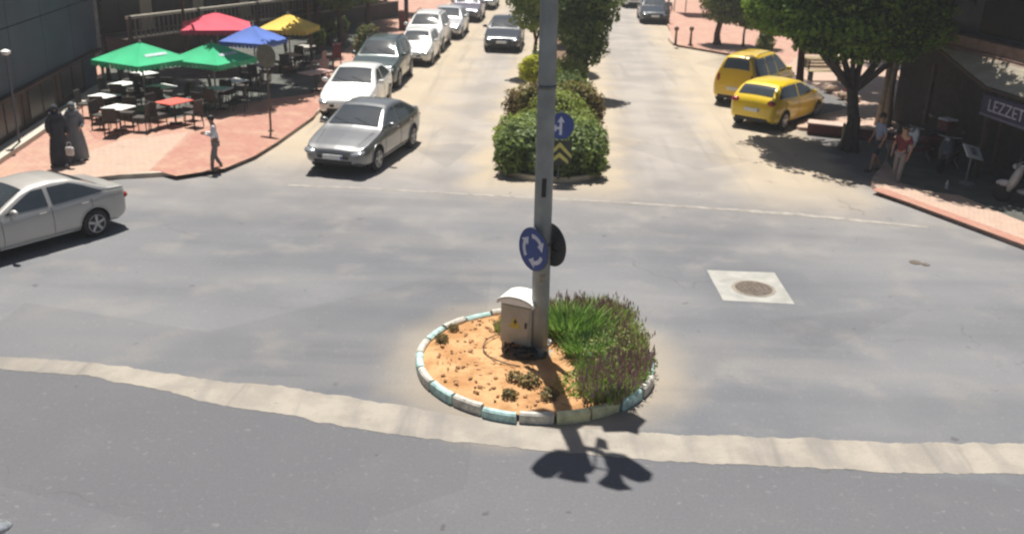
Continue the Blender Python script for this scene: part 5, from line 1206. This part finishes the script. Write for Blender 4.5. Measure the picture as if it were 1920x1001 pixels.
# tables in the pavilion shade
for i, (px, py, lab) in enumerate([(1760, 215, 'dark table in deep shade beneath the front of the pavilion'), (1850, 235, 'table in the deep shade under the shop sign'), (1905, 262, 'table in the deep shade at the right frame edge')]):
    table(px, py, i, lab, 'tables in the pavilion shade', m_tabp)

# ---- scooters
def scooter(name, loc, rz, m_body, label, group=None, white_top=False):
    t = thing(name, loc, rz, label, 'motor scooter', group)
    T = Matrix.Rotation(R(90), 4, 'X')
    for x in (.62, -.62):
        q = MB(); q.lathe([(.15, -.05), (.24, -.055), (.27, -.03), (.27, .03), (.24, .055), (.15, .05)], n=22, M=T); wq = q.build('wheel', m_tyre, t, loc=(x, 0, .27)); q = MB(); q.lathe([(.15, -.03), (.15, .03)], n=16, M=T); q.build('rim', m_rim, wq)
    q = MB(); q.ell((-.42, 0, .62), (.48, .17, .20), 14, 8); q.ell((-.1, 0, .34), (.42, .16, .10), 12, 8); q.build('body', m_body, t, smooth=True)
    q = MB(); q.ell((.40, 0, .66), (.12, .22, .40), 12, 8, rot=(0, -.3, 0)); q.ell((.62, 0, .50), (.22, .08, .10), 12, 6); q.build('front_fairing', m_tabw if white_top else m_body, t, smooth=True)
    q = MB(); q.rbox((-.38, 0, .83), (.72, .28, .12), .04); q.build('seat', m_black, t)
    q = MB(); q.path([(.62, 0, .3), (.36, 0, 1.02)], .03, 8); q.path([(.30, -.34, 1.05), (.38, -.1, 1.04), (.38, .1, 1.04), (.30, .34, 1.05)], .018, 8); q.build('handlebar', m_steel, t)
    q = MB(); q.ell((.46, 0, .98), (.08, .1, .08), 10, 8); q.build('headlight', m_lens, t, smooth=True)
    for s_ in (1, -1): q = MB(); q.path([(.34, s_ * .28, 1.05), (.36, s_ * .34, 1.2)], .008, 5); q.ell((.36, s_ * .36, 1.24), (.015, .07, .05), 10, 6); q.build('mirror', m_black, t)
    q = MB(); q.path([(-.1, .12, .3), (-.15, .3, .02)], .014, 6); q.build('stand', m_steel, t)
    if white_top: q = MB(); q.rbox((-.85, 0, 1.05), (.42, .44, .34), .05); q.build('top_box', m_mar, t); q = MB(); q.rbox((-.85, 0, 1.235), (.42, .44, .05), .02); q.build('box_lid', m_tabw, t)
    return t
m_sr = mat('scooter_red', (.14, .02, .03), .4, coat=.5, var=.1); m_sb = mat('scooter_dark', (.03, .035, .05), .4, coat=.5, var=.1); m_sw = mat('scooter_white', (.42, .42, .41), .4, coat=.5, var=.06)
m_plate_ = m_tabw
scooter('scooter', G(1722, 300, PZ), R(200), m_sr, 'dark red scooter with a white lidded delivery box beside the walkers', white_top=True)
scooter('scooter', G(1775, 318, PZ), R(230), m_sb, 'dark scooter between the delivery scooter and the white menu board')
scooter('scooter', G(1925, 385, PZ), R(150), m_sw, 'white scooter cut by the right frame edge in the shade')
# menu board
m_bd = mat('menu_board_white', (.50, .52, .50), .5, var=.08); mq = G(1812, 345, PZ)
mbd = thing('menu_board', mq, R(20), 'tilted white menu board with a dark mark on a thin stand in the shade', 'menu board')
q = MB(); q.rbox((0, 0, .92), (.62, .05, .46), .02, rot=(R(-48), R(14), 0)); bo = q.build('board', m_bd, mbd)
q = MB()
Tm = Matrix.Translation((0, 0, .92)) @ Euler((R(-48), R(14), 0)).to_matrix().to_4x4()
for k in range(5): q.box((0, -.03, .12 - k * .055), (.30 - .04 * (k % 2), .008, .022))
q.box((0, -.03, .0), (.05, .01, .25)); q.v = [tuple(Tm @ Vector(v_)) for v_ in q.v]; q.build('printed_mark', m_back, bo)
q = MB(); q.path([(0, .05, 0), (0, .02, .9)], .02, 8); q.lathe([(.22, 0), (.22, .03)], n=16); q.build('stand', m_steel, mbd)
q = MB(); q.lathe([(.04, 0), (.045, .16), (.02, .2), (.02, .24)], n=10); o = q.build('bottle', m_bd, loc=G(1774, 354, PZ)); tag(o, 'small white bottle standing at the shade edge of the right pavement', 'bottle')
vcv = MB(); vcv.lathe([(.13, 0), (.13, .008), (.1, .012)], n=18); vcv.lathe([(.09, 0), (.09, .01)], (.18, -.12, 0), 12); o = vcv.build('valve_cover', m_iron, loc=G(1716, 492, .004)); tag(o, 'small dark valve cover in the asphalt right of the manhole patch', 'valve cover')
# ================================================================== PEOPLE
skin_m = mat('skin', (.36, .20, .13), .6, var=.06, scale=8); hair_m = mat('hair_black', (.012, .010, .009), .6, var=.3, scale=30)
m_eye = mat('eye_dark', (.02, .015, .012), .2)
def person(loc, rz, H, label, J, shirt, trousers, shoes, long_sleeve=False, shorts=False, hair_long=False, scarf=None, robe=None, vest=None):
    """J : joint positions in metres for a 1.75 m figure, x forward, y left"""
    k = H / 1.75; t = thing('person', loc, rz, label, 'person'); S = lambda p, r: (p[0] * k, p[1] * k, p[2] * k, (r * k if not isinstance(r, tuple) else tuple(q * k for q in r)))
    P = [S(J['pel'], .115), S(J['spi'], .105), S(J['che'], .125), S(J['nec'], .055), S(J['hea'], .075), S((J['hea'][0] + .01, J['hea'][1], J['hea'][2] + .10), .082)]
    E = [(0, 1), (1, 2), (2, 3), (3, 4), (4, 5)]
    hands = []
    for s_ in 'lr':
        sh, el, wr = J['sh' + s_], J['el' + s_], J['wr' + s_]; b0 = len(P)
        d = (Vector(wr) - Vector(el)).normalized(); palm = Vector(wr) + d * .06; end = Vector(wr) + d * .09
        P += [S(sh, .052), S(el, .040), S(wr, .027), S(palm[:], .032)]; E += [(2, b0), (b0, b0 + 1), (b0 + 1, b0 + 2), (b0 + 2, b0 + 3)]
        sid = d.cross(Vector((0, 1, 0)) if abs(d.y) < .9 else Vector((1, 0, 0))).normalized()
        for f in range(4):
            o_ = sid * (-.030 + .020 * f); L = (.062, .075, .070, .055)[f]; cu_ = Vector((0, -1 if s_ == 'l' else 1, 0)) * .012
            q = len(P); P += [S((end + o_)[:], .0095), S((end + o_ * 1.1 + d * L * .55 + cu_ * .5)[:], .0085), S((end + o_ * 1.05 + d * L + cu_ * 2)[:], .0075)]; E += [(b0 + 3, q), (q, q + 1), (q + 1, q + 2)]
        q = len(P); th = Vector(wr) + d * .03 + sid * .03; P += [S(th[:], .011), S((th + d * .035 + sid * .022)[:], .009)]; E += [(b0 + 3, q), (q, q + 1)]
        hp, kn, an, to = J['hp' + s_], J['kn' + s_], J['an' + s_], J['to' + s_]; q = len(P)
        P += [S(hp, .085), S(kn, .056), S(an, .038), S(to, .032)]; E += [(0, q), (q, q + 1), (q + 1, q + 2), (q + 2, q + 3)]
    body = skin('body', P, E, skin_m, t, 2)
    he = Vector(J['hea']) * k; hc = he + Vector((.01, 0, .075)) * k; z0 = Vector(loc).z * 0
    f_ = MB(); f_.ell(hc + Vector((.115, 0, -.01)) * k, (.018 * k, .014 * k, .026 * k), 8, 6); f_.build('nose', skin_m, t, smooth=True)
    for y in (-.034, .034): e_ = MB(); e_.ell(hc + Vector((.102, y, .022)) * k, (.009 * k, .014 * k, .008 * k), 8, 6); e_.build('eye', m_eye, t, smooth=True); r_ = MB(); r_.ell(hc + Vector((0, y * 2.75, 0)) * k, (.02 * k, .01 * k, .03 * k), 8, 6); r_.build('ear', skin_m, t, smooth=True)
    mo = MB(); mo.ell(hc + Vector((.103, 0, -.052)) * k, (.008 * k, .026 * k, .006 * k), 8, 5); mo.build('mouth', mat('lips', (.30, .10, .08), .5), t, smooth=True)
    if scarf is None:
        h_ = MB(); h_.ell(hc + Vector((-.018, 0, .035)) * k, (.108 * k, .098 * k, .098 * k), 14, 10)
        if hair_long: h_.ell(hc + Vector((-.07, 0, -.07)) * k, (.06 * k, .085 * k, .14 * k), 12, 8)
        h_.build('hair', hair_m, t, smooth=True)
    else:
        h_ = MB(); h_.ell(hc + Vector((-.02, 0, .01)) * k, (.118 * k, .112 * k, .14 * k), 14, 10); h_.ell(hc + Vector((-.02, 0, -.16)) * k, (.16 * k, .20 * k, .12 * k), 14, 8); h_.build('head_scarf', scarf, t, smooth=True)
    if robe is None:
        # shirt
        P = [S(J['pel'], (.135, .145)), S(J['spi'], (.125, .135)), S(J['che'], (.145, .15)), S((J['nec'][0], J['nec'][1], J['nec'][2] - .04), .068)]; E = [(0, 1), (1, 2), (2, 3)]
        for s_ in 'lr':
            sh, el, wr = Vector(J['sh' + s_]), Vector(J['el' + s_]), Vector(J['wr' + s_]); q = len(P)
            P += [S(sh[:], .068)] + ([S(el[:], .054), S(wr[:], .040)] if long_sleeve else [S(sh.lerp(el, .8)[:], .060)]); E += [(2, q)] + ([(q, q + 1), (q + 1, q + 2)] if long_sleeve else [(q, q + 1)])
        skin('shirt', P, E, shirt, t, 2)
        if vest: P = [S((J['spi'][0], J['spi'][1], J['spi'][2] - .05), (.17, .20)), S(J['che'], (.19, .21)), S((J['nec'][0] - .01, 0, J['nec'][2] - .07), .12)]; skin('vest', P, [(0, 1), (1, 2)], vest, t, 2)
        P = [S((J['pel'][0], J['pel'][1], J['pel'][2] + .02), (.125, .135))]; E = []
        for s_ in 'lr':
            hp, kn, an = Vector(J['hp' + s_]), Vector(J['kn' + s_]), Vector(J['an' + s_]); q = len(P)
            P += [S(hp[:], .10), S(kn[:] if not shorts else hp.lerp(kn, .9)[:], .072 if not shorts else .088)] + ([] if shorts else [S(kn.lerp(an, .92)[:], .056)]); E += [(0, q), (q, q + 1)] + ([] if shorts else [(q + 1, q + 2)])
        skin('trousers' if not shorts else 'shorts', P, E, trousers, t, 2)
    else:
        q = MB(); pr = [(.30, .05), (.29, .35), (.24, .75), (.185, 1.0), (.20, 1.2), (.185, 1.38), (.09, 1.48)]; n = 24; vs = []; fs = []
        for i, (r_, z) in enumerate(pr):
            for j in range(n): a = 2 * math.pi * j / n; rr = r_ * (1 + (.07 * math.sin(5 * a) + .03 * math.sin(9 * a)) * (1 - i / 6)); vs.append(((rr * math.cos(a) * .85 + J['che'][0] * i / 6) * k, rr * math.sin(a) * k, z * k))
        for i in range(len(pr) - 1):
            for j in range(n): j2 = (j + 1) % n; fs.append((i * n + j, i * n + j2, (i + 1) * n + j2, (i + 1) * n + j))
        q.add(vs, fs); q.build('robe', robe, t, smooth=True)
        P = [S(J['che'], .14)]; E = []
        for s_ in 'lr': q = len(P); P += [S(J['sh' + s_], .085), S(J['el' + s_], .080), S(J['wr' + s_], .06)]; E += [(0, q), (q, q + 1), (q + 1, q + 2)]
        skin('sleeves', P, E, robe, t, 2)
    for s_ in 'lr':
        an, to = Vector(J['an' + s_]), Vector(J['to' + s_]); c = an.lerp(to, .42); yaw = math.atan2(to.y - an.y, to.x - an.x); pt = math.atan2(an.z - .035 - to.z, (to - an).length)
        q = MB(); q.ell((c.x * k, c.y * k, (min(an.z, .09) * .5 + to.z * .5 - .005 + (an.z - .08) * .35) * k), (.145 * k, .052 * k, .05 * k), 12, 8, rot=(0, pt * .6, yaw)); q.build('shoe', shoes, t, smooth=True)
    return t
def walk(st=.28, lean=.04, arms=.5):
    return dict(pel=(0, 0, .96), spi=(lean * .4, 0, 1.12), che=(lean, 0, 1.33), nec=(lean * 1.2, 0, 1.50), hea=(lean * 1.5 + .01, 0, 1.58),
                shl=(lean, .19, 1.43), ell=(-.10 * arms, .25, 1.15), wrl=(.10 * arms, .25, .92), shr=(lean, -.19, 1.43), elr=(.14 * arms, -.25, 1.16), wrr=(.34 * arms, -.22, .97),
                hpl=(0, .095, .90), knl=(st * .75, .10, .50), anl=(st, .10, .085), tol=(st + .17, .11, .03), hpr=(0, -.095, .90), knr=(.04, -.10, .49), anr=(-st, -.10, .12), tor=(-st + .15, -.11, .03))
c_wh = mat('shirt_white', (.80, .78, .80), .85, var=.08, scale=5); c_dk = mat('trousers_dark', (.19, .17, .165), .85, var=.2, scale=5); c_nv = mat('shorts_navy', (.02, .025, .05), .85, var=.2); c_bl = mat('shirt_blue_grey', (.22, .27, .38), .85, var=.08)
c_rd = mat('vest_dark_red', (.12, .012, .02), .85, var=.2); c_gt = mat('trousers_grey', (.22, .20, .20), .85, var=.12); c_ro = mat('robe_black', (.028, .032, .045), .85, var=.3, scale=3); c_co = mat('coat_grey', (.16, .175, .19), .85, var=.15, scale=3); c_sh = mat('shoe_pale', (.55, .52, .52), .6); c_sd = mat('shoe_dark', (.04, .035, .03), .6)
J = walk(.16, .03, .5); J.update(wrl=(.28, .06, 1.20), ell=(.05, .25, 1.16), wrr=(.28, -.05, 1.22), elr=(.05, -.25, 1.16), hea=(.08, 0, 1.56))
person(G(408, 322), R(200), 1.56, 'person in a white shirt and dark trousers stepping off the left kerb', J, c_wh, c_dk, c_sd, long_sleeve=True)
J = walk(.12, .02, .2)
person(G(116, 310, PZ), R(-60), 1.62, 'person in a long black robe walking on the left pavement', J, None, None, c_sh, scarf=c_ro, robe=c_ro)
J2 = dict(J); J2.update(wrl=(.20, .2, 1.05))
person(G(147, 300, PZ), R(-70), 1.58, 'person in a grey coat and head scarf beside the black robed person', J2, None, None, c_sh, scarf=c_co, robe=c_co)
bg = MB(); bg.rbox((0, 0, .12), (.22, .1, .24), .03); bg.path([(-.06, 0, .24), (-.05, 0, .36), (.05, 0, .36), (.06, 0, .24)], .008, 6); o = bg.build('handbag', c_sh, loc=G(132, 292, .45)); tag(o, 'white bag carried between the two robed people', 'bag')
person(G(1640, 322), R(185), 1.74, 'person in a blue grey shirt and dark shorts walking left under the ficus', walk(.20, .02, .5), c_bl, c_nv, c_sd, shorts=True)
person(G(1680, 348), R(215), 1.74, 'person in pale grey trousers and a dark red top walking at the shaded kerb', walk(.13, .0, .4), c_rd, c_gt, c_sh)
J = walk(.15, .1, .4)
J.update(pel=(-.1, 0, .98), hpl=(-.1, .1, .95), hpr=(-.1, -.1, .95))
person(G(1250, 47), R(-100), 1.7, 'person in pale grey clothes standing beside the dark saloon far up the right side', walk(.1, .04, .4), c_co, c_co, c_sd, long_sleeve=True)

# ================================================================== AIR : haze volume added in place of a milky lens veil
hz = MB(); hz.box((0, 320, 14), (820, 780, 30)); o = hz.build('haze', []); tag(o, 'thin added haze standing in for a milky veil over the whole junction and street', 'haze', kind='stuff')
mh = bpy.data.materials.new('haze'); mh.use_nodes = True; nn = mh.node_tree.nodes; nn.remove(nn['Principled BSDF'])
pv = nn.new('ShaderNodeVolumePrincipled'); pv.inputs['Density'].default_value = .0010; pv.inputs['Color'].default_value = (.86, .90, .95, 1); pv.inputs['Anisotropy'].default_value = .2
mh.node_tree.links.new(pv.outputs[0], nn['Material Output'].inputs['Volume']); o.data.materials.clear(); o.data.materials.append(mh)
